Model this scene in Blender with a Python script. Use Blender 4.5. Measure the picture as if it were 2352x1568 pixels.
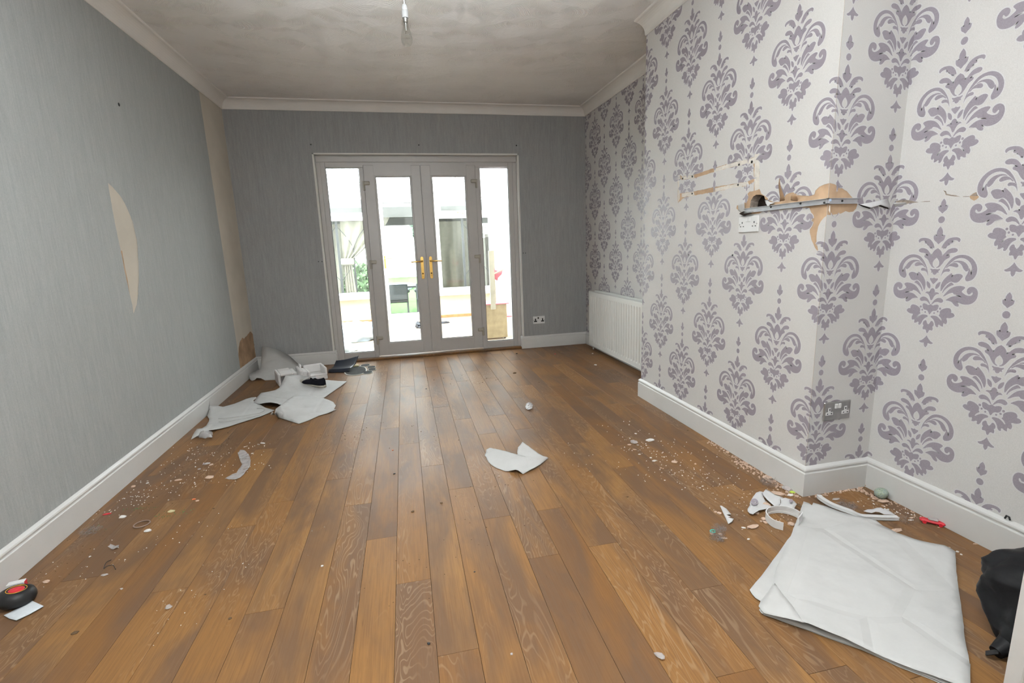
import bpy, bmesh, math, random
from mathutils import Vector, Matrix, noise
from mathutils.geometry import delaunay_2d_cdt, tessellate_polygon

for o in list(bpy.data.objects): bpy.data.objects.remove(o, do_unlink=True)
C = bpy.context.scene.collection
SC = bpy.context.scene
RND = random.Random(7)

# ------------------------------------------------------------------ camera
FPX, YAW, PITCH, ROLL, CH = 1131.368, -0.21589, -0.19319, -0.03611, 1.2
def _basis():
    cy, sy, cp, sp = math.cos(YAW), math.sin(YAW), math.cos(PITCH), math.sin(PITCH)
    fw = Vector((-sy*cp, cy*cp, sp)); r = Vector((cy, sy, 0)); u = r.cross(fw)
    cr, sr = math.cos(ROLL), math.sin(ROLL)
    return cr*r + sr*u, -sr*r + cr*u, fw
CR, CU, CF = _basis()
CAM = Vector((0, 0, CH))
cd = bpy.data.cameras.new('camera'); cam = bpy.data.objects.new('camera', cd); C.objects.link(cam)
cd.sensor_width = 36; cd.lens = FPX*36/2352; cd.clip_start = 0.02; cd.clip_end = 200
mw = Matrix.Identity(4)
for i in range(3):
    mw[i][0], mw[i][1], mw[i][2], mw[i][3] = CR[i], CU[i], -CF[i], CAM[i]
cam.matrix_world = mw
SC.camera = cam

def ray(px, py): return CF + CR*((px-1176)/FPX) - CU*((py-784)/FPX)
def hit(px, py, ax, v):
    d = ray(px, py); t = (v-CAM[ax])/d[ax]; return CAM + d*t
def FL(px, py, z=0.0): return hit(px, py, 2, z)
def PX(px, py, v): return hit(px, py, 0, v)
def PY(px, py, v): return hit(px, py, 1, v)
def mpp(px, py, z=0.0):                      # metres per photo pixel at a floor point
    return (FL(px, py, z)-CAM).dot(CF)/FPX

# ------------------------------------------------------------------ world, lamps, exposure
w = bpy.data.worlds.new('World'); SC.world = w; w.use_nodes = True
nt = w.node_tree; nt.nodes.clear()
bg = nt.nodes.new('ShaderNodeBackground'); wo = nt.nodes.new('ShaderNodeOutputWorld')
bg.inputs[0].default_value = (0.93, 0.965, 1.0, 1); bg.inputs[1].default_value = 17.0
nt.links.new(bg.outputs[0], wo.inputs[0])
def area(name, loc, direction, sx, sy, energy, col=(1,1,1), portal=False, shape='RECTANGLE'):
    l = bpy.data.lights.new(name, 'AREA'); l.shape = shape; l.size = sx
    if shape == 'RECTANGLE': l.size_y = sy
    l.energy = energy; l.color = col
    o = bpy.data.objects.new(name, l); C.objects.link(o); o.location = loc
    o.rotation_euler = Vector(direction).to_track_quat('-Z', 'Y').to_euler()
    if portal: l.cycles.is_portal = True
    return o
FLASH = area('camera_flash', (0.02, -0.05, 1.52), (0.12, 1, 0.22), 0.14, 0.14, 13, (0.97, 0.985, 0.97), shape='DISK')
SL = bpy.data.lights.new('bounced_flash', 'SPOT'); SL.energy = 2000; SL.spot_size = math.radians(86); SL.spot_blend = 1.0; SL.shadow_soft_size = 0.06; SL.color = (0.90, 0.97, 1.0)
FLASH2 = bpy.data.objects.new('bounced_flash', SL); C.objects.link(FLASH2); area('ceiling_bounce_head', (0.0, -0.1, 1.62), (0, 0.30, 1), 0.12, 0.12, 30, (0.90, 0.97, 1.0), shape='DISK'); FLASH2.location = (0, -0.05, 1.45); FLASH2.rotation_euler = Vector((0.06, 0.84, 1.2)).to_track_quat('-Z', 'Y').to_euler()
area('door_portal', (0.29, 5.83, 1.08), (0, -1, 0), 2.1, 2.16, 1, portal=True)
SC.view_settings.view_transform = 'Standard'; SC.view_settings.look = 'None'
SC.view_settings.gamma = 1; SC.view_settings.use_curve_mapping = False
SC.view_settings.exposure = 0.08

# ------------------------------------------------------------------ room dimensions
D, XL, XR, XB, XN = 5.522, -1.546, 2.135, 1.766, 2.117
Y1, Y2, YF, ZC, ZT, HS, TS = 1.789, 3.405, -1.3, 2.66, 2.571, 0.145, 0.018

# ------------------------------------------------------------------ material helpers
class NT:
    def __init__(s, name):
        s.m = bpy.data.materials.new(name); s.m.use_nodes = True
        s.t = s.m.node_tree; s.t.nodes.clear()
        s.out = s.n('ShaderNodeOutputMaterial')
    def n(s, typ, **kw):
        nd = s.t.nodes.new(typ)
        for k, v in kw.items(): setattr(nd, k, v)
        return nd
    def l(s, a, b): s.t.links.new(a, b)
    def setin(s, sock, v):
        if isinstance(v, bpy.types.NodeSocket): s.l(v, sock)
        elif v is not None:
            if isinstance(v, (tuple, list)) and len(v) == 3 and sock.type == 'RGBA': v = (*v, 1)
            sock.default_value = v
    def coord(s, scale=(1,1,1), obj=True, offset=None):
        tc = s.n('ShaderNodeTexCoord'); mp = s.n('ShaderNodeMapping'); mp.inputs['Scale'].default_value = scale
        src = tc.outputs['Object']
        if offset is not None:
            a = s.n('ShaderNodeVectorMath', operation='ADD'); s.l(src, a.inputs[0]); s.l(offset, a.inputs[1]); src = a.outputs[0]
        s.l(src, mp.inputs['Vector']); return mp.outputs[0]
    def noise(s, vec, scale=5, detail=4, rough=0.5, dist=0.0):
        n = s.n('ShaderNodeTexNoise'); s.l(vec, n.inputs['Vector']); n.inputs['Scale'].default_value = scale
        n.inputs['Detail'].default_value = detail; n.inputs['Roughness'].default_value = rough
        n.inputs['Distortion'].default_value = dist; return n.outputs['Fac']
    def ramp(s, fac, stops):
        r = s.n('ShaderNodeValToRGB'); s.l(fac, r.inputs[0]); e = r.color_ramp.elements
        while len(e) < len(stops): e.new(0.5)
        for i, (p, c) in enumerate(stops):
            e[i].position = p
            if not isinstance(c, (tuple, list)): c = (c, c, c)
            e[i].color = (*c[:3], 1)
        return r.outputs[0]
    def mix(s, f, a, b, blend='MIX'):
        m = s.n('ShaderNodeMix', data_type='RGBA', blend_type=blend)
        s.setin(m.inputs[0], f); s.setin(m.inputs[6], a); s.setin(m.inputs[7], b); return m.outputs[2]
    def math(s, op, a, b=None, c=None):
        m = s.n('ShaderNodeMath', operation=op); s.setin(m.inputs[0], a)
        if b is not None: s.setin(m.inputs[1], b)
        if c is not None: s.setin(m.inputs[2], c)
        return m.outputs[0]
    def bsdf(s, col, rough=0.6, spec=0.5, metal=0.0, bump=None, bstr=0.2, bdist=0.002, **kw):
        b = s.n('ShaderNodeBsdfPrincipled'); s.setin(b.inputs['Base Color'], col); s.setin(b.inputs['Roughness'], rough)
        b.inputs['Specular IOR Level'].default_value = spec; b.inputs['Metallic'].default_value = metal
        for k, v in kw.items(): s.setin(b.inputs[k.replace('_', ' ')], v)
        if bump is not None:
            bp = s.n('ShaderNodeBump'); bp.inputs['Strength'].default_value = bstr; bp.inputs['Distance'].default_value = bdist
            s.l(bump, bp.inputs['Height']); s.l(bp.outputs[0], b.inputs['Normal'])
        s.l(b.outputs[0], s.out.inputs[0]); return s.m

def mat(name, col, rough=0.6, spec=0.4, metal=0.0, var=0.06, nscale=12, bstr=0.15, bdist=0.001, bscale=60, **kw):
    n = NT(name); v = n.coord(); f = n.noise(v, nscale, 4)
    lo = tuple(c*(1-var) for c in col); hi = tuple(min(1, c*(1+var)) for c in col)
    c = n.ramp(f, [(0.3, lo), (0.7, hi)])
    return n.bsdf(c, rough, spec, metal, bump=n.noise(v, bscale, 3), bstr=bstr, bdist=bdist, **kw)

def glass_mat(name, tint=(0.97, 0.99, 0.98), gloss=0.07):
    n = NT(name); t = n.n('ShaderNodeBsdfTransparent'); t.inputs[0].default_value = (*tint, 1)
    g = n.n('ShaderNodeBsdfGlossy'); g.inputs['Roughness'].default_value = 0.03
    lw = n.n('ShaderNodeLayerWeight'); lw.inputs[0].default_value = 0.25
    f = n.math('MULTIPLY_ADD', lw.outputs['Fresnel'], 0.7, gloss*0.3)
    m = n.n('ShaderNodeMixShader'); n.l(f, m.inputs[0]); n.l(t.outputs[0], m.inputs[1]); n.l(g.outputs[0], m.inputs[2])
    n.l(m.outputs[0], n.out.inputs[0]); return n.m

M = {}
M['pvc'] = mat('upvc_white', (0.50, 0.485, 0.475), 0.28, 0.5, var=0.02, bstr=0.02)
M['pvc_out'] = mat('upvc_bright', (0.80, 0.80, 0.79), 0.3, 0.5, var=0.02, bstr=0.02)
M['gasket'] = mat('black_gasket', (0.02, 0.02, 0.022), 0.5)
M['hinge'] = mat('hinge_cream', (0.40, 0.375, 0.32), 0.4)
M['brass'] = mat('polished_brass', (0.80, 0.52, 0.16), 0.2, 0.5, 1.0, var=0.1)
M['chrome'] = mat('brushed_chrome', (0.42, 0.42, 0.41), 0.3, 0.5, 1.0, var=0.15, nscale=20)
M['alu'] = mat('aluminium_rail', (0.50, 0.50, 0.52), 0.42, 0.5, 0.6, var=0.12, nscale=25)
M['plug'] = mat('white_plastic', (0.74, 0.74, 0.74), 0.3, 0.5, var=0.02)
M['black'] = mat('black_plastic', (0.012, 0.012, 0.013), 0.45)
M['dark'] = mat('cavity_shade', (0.03, 0.022, 0.018), 0.9, 0.1, var=0.4, nscale=40)  # near-black colour puts the shade of hollows and gaps into the material
M['brick'] = mat('broken_mortar', (0.30, 0.25, 0.21), 0.9, 0.1, var=0.35, nscale=60, bstr=0.8, bdist=0.004)
M['glass'] = glass_mat('window_glass')
M['radiator'] = mat('radiator_enamel', (0.80, 0.80, 0.77), 0.32, 0.5, var=0.01, bstr=0.01)
M['dark_floor'] = mat('underlay', (0.05, 0.035, 0.025), 0.9)

# white gloss skirting with scuffs and dust
n = NT('skirting_paint'); v = n.coord(); f = n.noise(v, 3, 5, 0.6); d = n.noise(n.coord((1, 1, 6)), 22, 5, 0.7)
c = n.mix(n.ramp(d, [(0.62, 0), (0.8, 0.5)]), n.ramp(f, [(0.3, (0.645, 0.64, 0.625)), (0.7, (0.70, 0.695, 0.685))]), (0.5, 0.48, 0.45))
M['skirting'] = n.bsdf(c, 0.35, 0.5, bump=f, bstr=0.05)
M['coving'] = mat('coving_paint', (0.77, 0.745, 0.715), 0.75, 0.2, var=0.03, nscale=4)
M['reveal'] = mat('reveal_paint', (0.70, 0.69, 0.66), 0.5, 0.3, var=0.03)

# textured ceiling, combed fan pattern
n = NT('ceiling_combed_plaster'); v = n.coord()
wn = n.n('ShaderNodeTexNoise'); n.l(v, wn.inputs['Vector']); wn.inputs['Scale'].default_value = 1.8
wa = n.n('ShaderNodeVectorMath', operation='MULTIPLY_ADD'); n.l(wn.outputs['Color'], wa.inputs[0]); wa.inputs[1].default_value = (0.25, 0.25, 0.25); n.l(v, wa.inputs[2])
vo = n.n('ShaderNodeTexVoronoi', feature='F1'); vo.voronoi_dimensions = '2D'; n.l(wa.outputs[0], vo.inputs['Vector']); vo.inputs['Scale'].default_value = 3.3
dist = vo.outputs['Distance']
comb = n.math('SINE', n.math('MULTIPLY', dist, 260.0))
big = n.math('SINE', n.math('MULTIPLY', dist, 26.0))
h = n.math('ADD', n.math('MULTIPLY', comb, 0.16), n.math('MULTIPLY', big, 0.05))
h = n.math('ADD', h, n.math('MULTIPLY', dist, 4.5))
h = n.math('ADD', h, n.math('MULTIPLY', n.noise(v, 30, 4), 0.5))
c = n.ramp(n.noise(v, 1.2, 3), [(0.3, (0.80, 0.775, 0.75)), (0.7, (0.85, 0.825, 0.80))])
c = n.mix(n.ramp(vo.outputs['Distance'], [(0.25, 0), (0.6, 0.4)]), c, (0.86, 0.835, 0.81))  # ridges between fans tinted paler: relief shading put into the colour
M['ceiling'] = n.bsdf(c, 0.85, 0.15, bump=h, bstr=0.6, bdist=0.012)

# grey slubbed wallpaper
def greypaper(name, lo, hi):
    n = NT(name); a = n.noise(n.coord((95, 95, 7)), 1.0, 5, 0.75); b = n.noise(n.coord((300, 300, 170)), 1.0, 3, 0.7)
    s = n.noise(n.coord((16, 16, 1.2)), 1.0, 3, 0.6)
    f = n.math('ADD', n.math('MULTIPLY', a, 0.55), n.math('MULTIPLY', b, 0.45))
    f = n.math('ADD', f, n.math('MULTIPLY_ADD', s, 0.12, -0.06))
    c = n.ramp(f, [(0.36, lo), (0.62, hi)])
    return n.bsdf(c, 0.62, 0.25, bump=f, bstr=0.25, bdist=0.0008)
M['grey_left'] = greypaper('grey_wallpaper', (0.325, 0.345, 0.345), (0.425, 0.44, 0.436))
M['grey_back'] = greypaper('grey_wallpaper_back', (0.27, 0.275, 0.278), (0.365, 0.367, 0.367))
M['cream_plaster'] = mat('cream_paint', (0.60, 0.55, 0.475), 0.75, 0.2, var=0.05, nscale=5)
M['tan_plaster'] = mat('bare_tan_plaster', (0.40, 0.265, 0.165), 0.9, 0.1, var=0.25, nscale=9)
M['pink_plaster'] = mat('pink_plaster', (0.50, 0.345, 0.225), 0.9, 0.1, var=0.2, nscale=14, bstr=0.4, bdist=0.002)
M['white_scar'] = mat('white_scar_paint', (0.72, 0.68, 0.62), 0.8, 0.1, var=0.12, nscale=45, bstr=0.5, bdist=0.001)

# damask paper
n = NT('damask_ground'); v = n.coord(); a = n.noise(n.coord((420, 420, 420)), 1.0, 2); g = n.noise(v, 1.3, 3)
c = n.mix(n.ramp(a, [(0.35, 0), (0.7, 1)]), (0.60, 0.585, 0.57), (0.685, 0.67, 0.655))
c = n.mix(n.ramp(g, [(0.45, 0), (0.75, 0.35)]), c, (0.61, 0.60, 0.58))
M['damask'] = n.bsdf(c, 0.6, 0.3, bump=a, bstr=0.25, bdist=0.0008)
n = NT('damask_halo'); M['halo'] = n.bsdf(n.ramp(n.noise(n.coord((420,)*3), 1, 2), [(0.3, (0.60, 0.59, 0.605)), (0.7, (0.70, 0.69, 0.70))]), 0.5, 0.35)
n = NT('damask_motif'); a = n.noise(n.coord((420,)*3), 1, 2)
M['motif'] = n.bsdf(n.ramp(a, [(0.3, (0.255, 0.225, 0.262)), (0.7, (0.335, 0.30, 0.34))]), 0.42, 0.6, bump=a, bstr=0.2, bdist=0.0006)

# oak laminate plank
n = NT('oak_plank'); oi = n.n('ShaderNodeObjectInfo'); rnd = oi.outputs['Random']
cx = n.n('ShaderNodeCombineXYZ'); n.l(n.math('MULTIPLY', rnd, 37.0), cx.inputs[0]); n.l(n.math('MULTIPLY', rnd, 91.0), cx.inputs[1]); n.l(n.math('MULTIPLY', rnd, 13.0), cx.inputs[2])
off = cx.outputs[0]
fig = n.noise(n.coord((8.5, 1.5, 1), offset=off), 1.0, 3.0, 0.5, 0.5)
rings = n.math('SINE', n.math('MULTIPLY', fig, 150.0))
line = n.ramp(rings, [(0.55, 0), (1.0, 1)])
where = n.ramp(n.noise(n.coord((4, 0.8, 1), offset=off), 1.0, 3), [(0.48, 0), (0.68, 1)])
fibre = n.noise(n.coord((230, 5.5, 1), offset=off), 1.0, 4, 0.65)
blot = n.noise(n.coord((4.5, 1.3, 1), offset=off), 1.0, 4, 0.6, 0.6)
tone = n.math('FRACT', n.math('MULTIPLY', rnd, 7.31))
base = n.ramp(tone, [(0.0, (0.205, 0.100, 0.038)), (0.35, (0.232, 0.115, 0.042)), (0.7, (0.255, 0.129, 0.047)), (1.0, (0.28, 0.147, 0.055))])
c = n.mix(n.ramp(blot, [(0.40, 0.85), (0.60, 0)]), base, (0.135, 0.082, 0.052))
c = n.mix(n.math('MULTIPLY', n.ramp(fibre, [(0.34, 1), (0.58, 0)]), 0.55), c, (0.15, 0.075, 0.034))
c = n.mix(n.math('MULTIPLY', n.math('MULTIPLY', line, where), 0.30), c, (0.46, 0.33, 0.21))
streak = n.noise(n.coord((120, 9, 1), offset=off), 1.0, 2, 0.5)
c = n.mix(n.math('MULTIPLY', n.ramp(streak, [(0.70, 0), (0.78, 1)]), 0.5), c, (0.10, 0.05, 0.025))
hh = n.math('ADD', n.math('MULTIPLY', fibre, 0.35), n.math('MULTIPLY', n.math('MULTIPLY', line, where), -0.7))
rr = n.math('MULTIPLY_ADD', n.noise(n.coord((1.5, 1.5, 1), offset=off), 1.0, 4), 0.25, 0.29)
M['oak'] = n.bsdf(c, rr, 0.13, bump=hh, bstr=0.30, bdist=0.0012)

n = NT('lining_paper'); v = n.coord(); a = n.noise(v, 2.2, 4); b = n.noise(v, 9, 4, 0.6)
cr_ = n.n('ShaderNodeTexVoronoi', feature='DISTANCE_TO_EDGE'); n.l(v, cr_.inputs['Vector']); cr_.inputs['Scale'].default_value = 2.6
hh = n.math('ADD', n.math('MULTIPLY', a, 1.0), n.math('MULTIPLY', n.math('MINIMUM', cr_.outputs['Distance'], 0.06), 3.0))
hh = n.math('ADD', hh, n.math('MULTIPLY', b, 0.12))
M['paper'] = n.bsdf(n.ramp(b, [(0.3, (0.51, 0.505, 0.495)), (0.7, (0.555, 0.55, 0.54))]), 0.8, 0.15, bump=hh, bstr=0.55, bdist=0.03)
M['paper_edge'] = mat('paper_white', (0.60, 0.595, 0.595), 0.75, 0.2, var=0.03)
M['paper_damask'] = M['damask']

# ------------------------------------------------------------------ mesh helpers
class MB:
    def __init__(s): s.v = []; s.f = []; s.mi = []; s.sm = []
    def add(s, vs, fs, mi=0, smooth=False):
        o = len(s.v); s.v += [tuple(a) for a in vs]
        for f in fs: s.f.append([i+o for i in f]); s.mi.append(mi); s.sm.append(smooth)
        return s
    def box(s, lo, hi, mi=0, bev=0.0, mtx=None):
        x0, y0, z0 = lo; x1, y1, z1 = hi
        if bev > 0:
            b = min(bev, (x1-x0)/2.01, (y1-y0)/2.01, (z1-z0)/2.01)
            vs = []; 
            for sx in (0, 1):
                for sy in (0, 1):
                    for sz in (0, 1):
                        X, Y, Z = (x1 if sx else x0), (y1 if sy else y0), (z1 if sz else z0)
                        dx, dy, dz = (-b if sx else b), (-b if sy else b), (-b if sz else b)
                        vs += [(X, Y+dy, Z+dz), (X+dx, Y, Z+dz), (X+dx, Y+dy, Z)]
            def i(sx, sy, sz, k): return (sx*4+sy*2+sz)*3+k
            fs = []
            for a in (0, 1):
                q = [i(a, 0, 0, 0), i(a, 1, 0, 0), i(a, 1, 1, 0), i(a, 0, 1, 0)]; fs.append(q if a else q[::-1])
                q = [i(0, a, 0, 1), i(1, a, 0, 1), i(1, a, 1, 1), i(0, a, 1, 1)]; fs.append(q[::-1] if a else q)
                q = [i(0, 0, a, 2), i(1, 0, a, 2), i(1, 1, a, 2), i(0, 1, a, 2)]; fs.append(q if a else q[::-1])
            for a in (0, 1):
                for c in (0, 1):
                    q = [i(a, c, 0, 0), i(a, c, 1, 0), i(a, c, 1, 1), i(a, c, 0, 1)]; fs.append(q if a == c else q[::-1])
                    q = [i(a, 0, c, 0), i(a, 0, c, 2), i(a, 1, c, 2), i(a, 1, c, 0)]; fs.append(q if a == c else q[::-1])
                    q = [i(0, a, c, 1), i(0, a, c, 2), i(1, a, c, 2), i(1, a, c, 1)]; fs.append(q[::-1] if a == c else q)
                    for e in (0, 1):
                        q = [i(a, c, e, 0), i(a, c, e, 1), i(a, c, e, 2)]; fs.append(q if (a+c+e) % 2 else q[::-1])
        else:
            vs = [(x0,y0,z0),(x1,y0,z0),(x1,y1,z0),(x0,y1,z0),(x0,y0,z1),(x1,y0,z1),(x1,y1,z1),(x0,y1,z1)]
            fs = [(0,3,2,1),(4,5,6,7),(0,1,5,4),(1,2,6,5),(2,3,7,6),(3,0,4,7)]
        if mtx is not None: vs = [mtx @ Vector(p) for p in vs]
        return s.add(vs, fs, mi)
    def tube(s, pts, r, seg=8, mi=0, caps=True, smooth=True):
        pts = [Vector(p) for p in pts]; n = len(pts); rs = r if isinstance(r, (list, tuple)) else [r]*n
        ref = None; vs = []
        for k in range(n):
            t = (pts[min(k+1, n-1)]-pts[max(k-1, 0)]).normalized()
            if ref is None: ref = t.orthogonal().normalized()
            ref = (ref - t*ref.dot(t)); ref = ref.normalized() if ref.length > 1e-6 else t.orthogonal().normalized()
            b = t.cross(ref)
            for a in range(seg):
                an = 2*math.pi*a/seg; vs.append(pts[k]+(ref*math.cos(an)+b*math.sin(an))*rs[k])
        fs = [(k*seg+a, k*seg+(a+1) % seg, (k+1)*seg+(a+1) % seg, (k+1)*seg+a) for k in range(n-1) for a in range(seg)]
        s.add(vs, fs, mi, smooth)
        if caps: s.add(vs[:seg], [tuple(range(seg))[::-1]], mi); s.add(vs[-seg:], [tuple(range(seg))], mi)
        return s
    def lathe(s, prof, seg=24, mi=0, mtx=None, smooth=True):
        vs = []; m = len(prof)
        for (r, z) in prof:
            for a in range(seg):
                an = 2*math.pi*a/seg; vs.append(Vector((r*math.cos(an), r*math.sin(an), z)))
        if mtx is not None: vs = [mtx @ q for q in vs]
        fs = [(k*seg+a, k*seg+(a+1) % seg, (k+1)*seg+(a+1) % seg, (k+1)*seg+a) for k in range(m-1) for a in range(seg)]
        return s.add(vs, fs, mi, smooth)
    def prism(s, poly, z0, z1, mi=0, mtx=None, side_mi=None):
        n_ = len(poly); a2 = sum(poly[i][0]*poly[(i+1) % n_][1]-poly[(i+1) % n_][0]*poly[i][1] for i in range(n_))
        if a2 < 0: poly = poly[::-1]
        vs = [Vector((x, y, z0)) for x, y in poly]+[Vector((x, y, z1)) for x, y in poly]
        tris = tessellate_polygon([[Vector((x, y, 0)) for x, y in poly]])
        if mtx is not None: vs = [mtx @ q for q in vs]
        top = []; bot = []
        for t in tris:
            (ax, ay), (bx, by), (cx_, cy_) = poly[t[0]], poly[t[1]], poly[t[2]]
            if (bx-ax)*(cy_-ay)-(by-ay)*(cx_-ax) < 0: t = t[::-1]
            top.append(tuple(i+n_ for i in t)); bot.append(tuple(t[::-1]))
        s.add(vs, top+bot, mi)
        s.add(vs, [(i, (i+1) % n_, (i+1) % n_+n_, i+n_) for i in range(n_)], mi if side_mi is None else side_mi)
        return s
    def build(s, name, mats, parent=None, loc=None, smooth=None):
        me = bpy.data.meshes.new(name)
        me.from_pydata(s.v, [], s.f)
        for m_ in (mats if isinstance(mats, (list, tuple)) else [mats]): me.materials.append(M[m_] if isinstance(m_, str) else m_)
        for p, mi, sm in zip(me.polygons, s.mi, s.sm):
            p.material_index = mi; p.use_smooth = sm if smooth is None else smooth
        me.update()
        o = bpy.data.objects.new(name, me); C.objects.link(o)
        if loc is not None: o.location = loc
        if parent is not None: o.parent = parent
        return o

def recentre(o):
    me = o.data; n_ = len(me.vertices)
    if not n_: return o
    xs = [v.co for v in me.vertices]
    c = Vector((sum(q.x for q in xs)/n_, sum(q.y for q in xs)/n_, min(q.z for q in xs)))
    for q in me.vertices: q.co -= c
    o.location = o.location + c
    return o
def tag(o, label, cat, group=None, kind=None):
    o['label'] = label; o['category'] = cat
    if group: o['group'] = group
    if kind: o['kind'] = kind
    return o
def thing(name, label, cat, loc=(0, 0, 0), group=None):
    o = bpy.data.objects.new(name, None); C.objects.link(o); o.location = loc; o.empty_display_size = 0.05
    return tag(o, label, cat, group)
def rel(o, root):
    o.parent = root; o.location = o.location - root.location; return o
def struct(o, label=None, cat=None):
    o['kind'] = 'structure'
    if label: o['label'] = label
    if cat: o['category'] = cat
    return o
def root_struct(name, label, cat, loc=(0,0,0)):
    o = bpy.data.objects.new(name, None); C.objects.link(o); o.location = loc
    return struct(o, label, cat)

def inpoly(x, y, poly):
    r = False; n_ = len(poly); j = n_-1
    for i in range(n_):
        xi, yi = poly[i]; xj, yj = poly[j]
        if (yi > y) != (yj > y) and x < (xj-xi)*(y-yi)/(yj-yi)+xi: r = not r
        j = i
    return r
def chaikin(p, it=1, closed=True):
    for _ in range(it):
        q = []; n_ = len(p)
        for i in range(n_ if closed else n_-1):
            a = p[i]; b = p[(i+1) % n_]
            q += [tuple(a[k]*.75+b[k]*.25 for k in range(len(a))), tuple(a[k]*.25+b[k]*.75 for k in range(len(a)))]
        if not closed: q = [p[0]]+q+[p[-1]]
        p = q
    return p
def jag(poly, amp, step=0.012, seed=1):
    r = random.Random(seed); out = []
    for i in range(len(poly)):
        a = Vector(poly[i]); b = Vector(poly[(i+1) % len(poly)]); L = (b-a).length; k = max(1, int(L/step))
        for j in range(k):
            t = j/k; q = a.lerp(b, t)
            if j: q = q+Vector((r.uniform(-amp, amp), r.uniform(-amp, amp)))
            out.append((q.x, q.y))
    return out
def plane_with_holes(outer, holes, extra=()):
    vs = []; es = []
    for poly in [outer]+list(holes):
        o = len(vs); vs += [Vector(p) for p in poly]; es += [(o+i, o+(i+1) % len(poly)) for i in range(len(poly))]
    vs += [Vector(p) for p in extra]
    r = delaunay_2d_cdt(vs, es, [], 0, 1e-6)
    ov, of = r[0], r[2]; keep = []
    for f in of:
        cx_ = sum(ov[i].x for i in f)/len(f); cy_ = sum(ov[i].y for i in f)/len(f)
        if inpoly(cx_, cy_, outer) and not any(inpoly(cx_, cy_, h_) for h_ in holes): keep.append(tuple(f))
    return [(p.x, p.y) for p in ov], keep

# ------------------------------------------------------------------ floor
floor = root_struct('floor', 'oak effect laminate floor of the empty room', 'floor')
mb = MB(); mb.box((XL-0.02, YF, -0.03), (XR+0.02, D+0.30, -0.013)); mb.build('underlay', 'dark_floor', floor)
PW, PLN, GAP = 0.1255, 1.335, 0.0009
OFFS = {-12: 1.1, -11: 2.967, -10: 2.018, -9: 2.61, -8: 1.42, -7: 1.852, -6: 2.244, -5: 2.436, -4: 2.975, -3: 2.612, -2: 2.299, -1: 1.977, 0: 2.993, 1: 2.629,
        2: 2.319, 3: 2.0, 4: 3.006, 5: 2.001, 6: 3.016, 7: 2.356, 8: 2.683, 9: 2.30, 10: 2.576, 11: 3.554, 12: 3.308, 13: 1.9, 14: 2.5, 15: 1.6, 16: 2.2}
plank_meshes = {}
def plank(x0, y0, wd, ln):
    key = (round(wd, 3), round(ln, 3))
    if key not in plank_meshes:
        m_ = MB(); g = GAP/2; b = 0.0007
        X0, X1, Ya, Yb = g, wd-g, g, ln-g
        vs = [(X0, Ya, -.013), (X1, Ya, -.013), (X1, Yb, -.013), (X0, Yb, -.013), (X0, Ya, -b), (X1, Ya, -b), (X1, Yb, -b), (X0, Yb, -b),
              (X0+b, Ya+b, 0), (X1-b, Ya+b, 0), (X1-b, Yb-b, 0), (X0+b, Yb-b, 0)]
        fs = [(8, 9, 10, 11)]+[(i, (i+1) % 4, (i+1) % 4+4, i+4) for i in range(4)]+[(i+4, (i+1) % 4+4, (i+1) % 4+8, i+8) for i in range(4)]
        m_.add(vs, fs); o = m_.build('plank', 'oak'); plank_meshes[key] = o.data; bpy.data.objects.remove(o)
    o = bpy.data.objects.new('plank', plank_meshes[key]); C.objects.link(o); o.parent = floor
    o.location = (x0, y0, 0); o.rotation_euler = (0, 0, -0.008)
for k in range(-12, 19):
    xa = -0.1035+PW*k
    lo, hi = XL-0.03, XR+0.01
    x0 = xa; wd = PW
    if xa+PW+0.04 < lo or xa-0.03 > hi: continue
    y = OFFS.get(k, 2.0)-PLN*4
    while y < D+0.08:
        ya, yb = max(y, YF), min(y+PLN, D+0.085)
        if yb-ya > 0.03: plank(x0+0.008*(ya-1.5), ya, wd, yb-ya)
        y += PLN
# outer underfloor to hide planks running below the walls is not needed: the wall bases stand on them

# ------------------------------------------------------------------ sweeps: skirting and coving
def sweep(name, p0, p1, nrm, prof, m, e0=0, e1=0, parent=None):
    """prof: list of (offset from wall, z); e0/e1: +1 outer mitre, -1 inner mitre, 0 square"""
    p0 = Vector((*p0, 0)); p1 = Vector((*p1, 0)); t = (p1-p0).normalized(); nr = Vector((*nrm, 0)); vs = []
    for (d, z) in prof: vs.append(p0+nr*d-t*(d*e0)+Vector((0, 0, z)))
    for (d, z) in prof: vs.append(p1+nr*d+t*(d*e1)+Vector((0, 0, z)))
    k = len(prof); fs = [(i, i+1, k+i+1, k+i) for i in range(k-1)]+[(k-1, 0, k, 2*k-1)]
    fs += [tuple(range(k))[::-1], tuple(range(k, 2*k))]
    mb = MB().add(vs, fs); o = mb.build(name, m, parent)
    bm = bmesh.new(); bm.from_mesh(o.data); bmesh.ops.recalc_face_normals(bm, faces=bm.faces); bm.to_mesh(o.data); bm.free()
    return struct(o)
SKP = [(0, 0.001), (TS, 0.001), (TS, 0.112), (TS-.002, 0.1155), (TS-.005, 0.1165), (TS-.0055, 0.121), (TS-.002, 0.124), (TS-.001, 0.129), (TS-.003, 0.135), (TS-.008, 0.140), (0.004, HS), (0, HS)]
sweep('baseboard_left', (XL, YF), (XL, D), (1, 0), SKP, 'skirting', 0, -1)
sweep('baseboard_back', (XL, D), (-0.761, D), (0, -1), SKP, 'skirting', -1, 1)
sweep('baseboard_back', (1.345, D), (XR, D), (0, -1), SKP, 'skirting', 1, -1)
sweep('baseboard_reveal', (-0.761, D), (-0.761, 5.598), (1, 0), SKP, 'skirting', 1, 0)
sweep('baseboard_reveal', (1.345, D), (1.345, 5.598), (-1, 0), SKP, 'skirting', 1, 0)
sweep('baseboard_alcove', (XR, Y2), (XR, D), (-1, 0), SKP, 'skirting', -1, -1)
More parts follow.
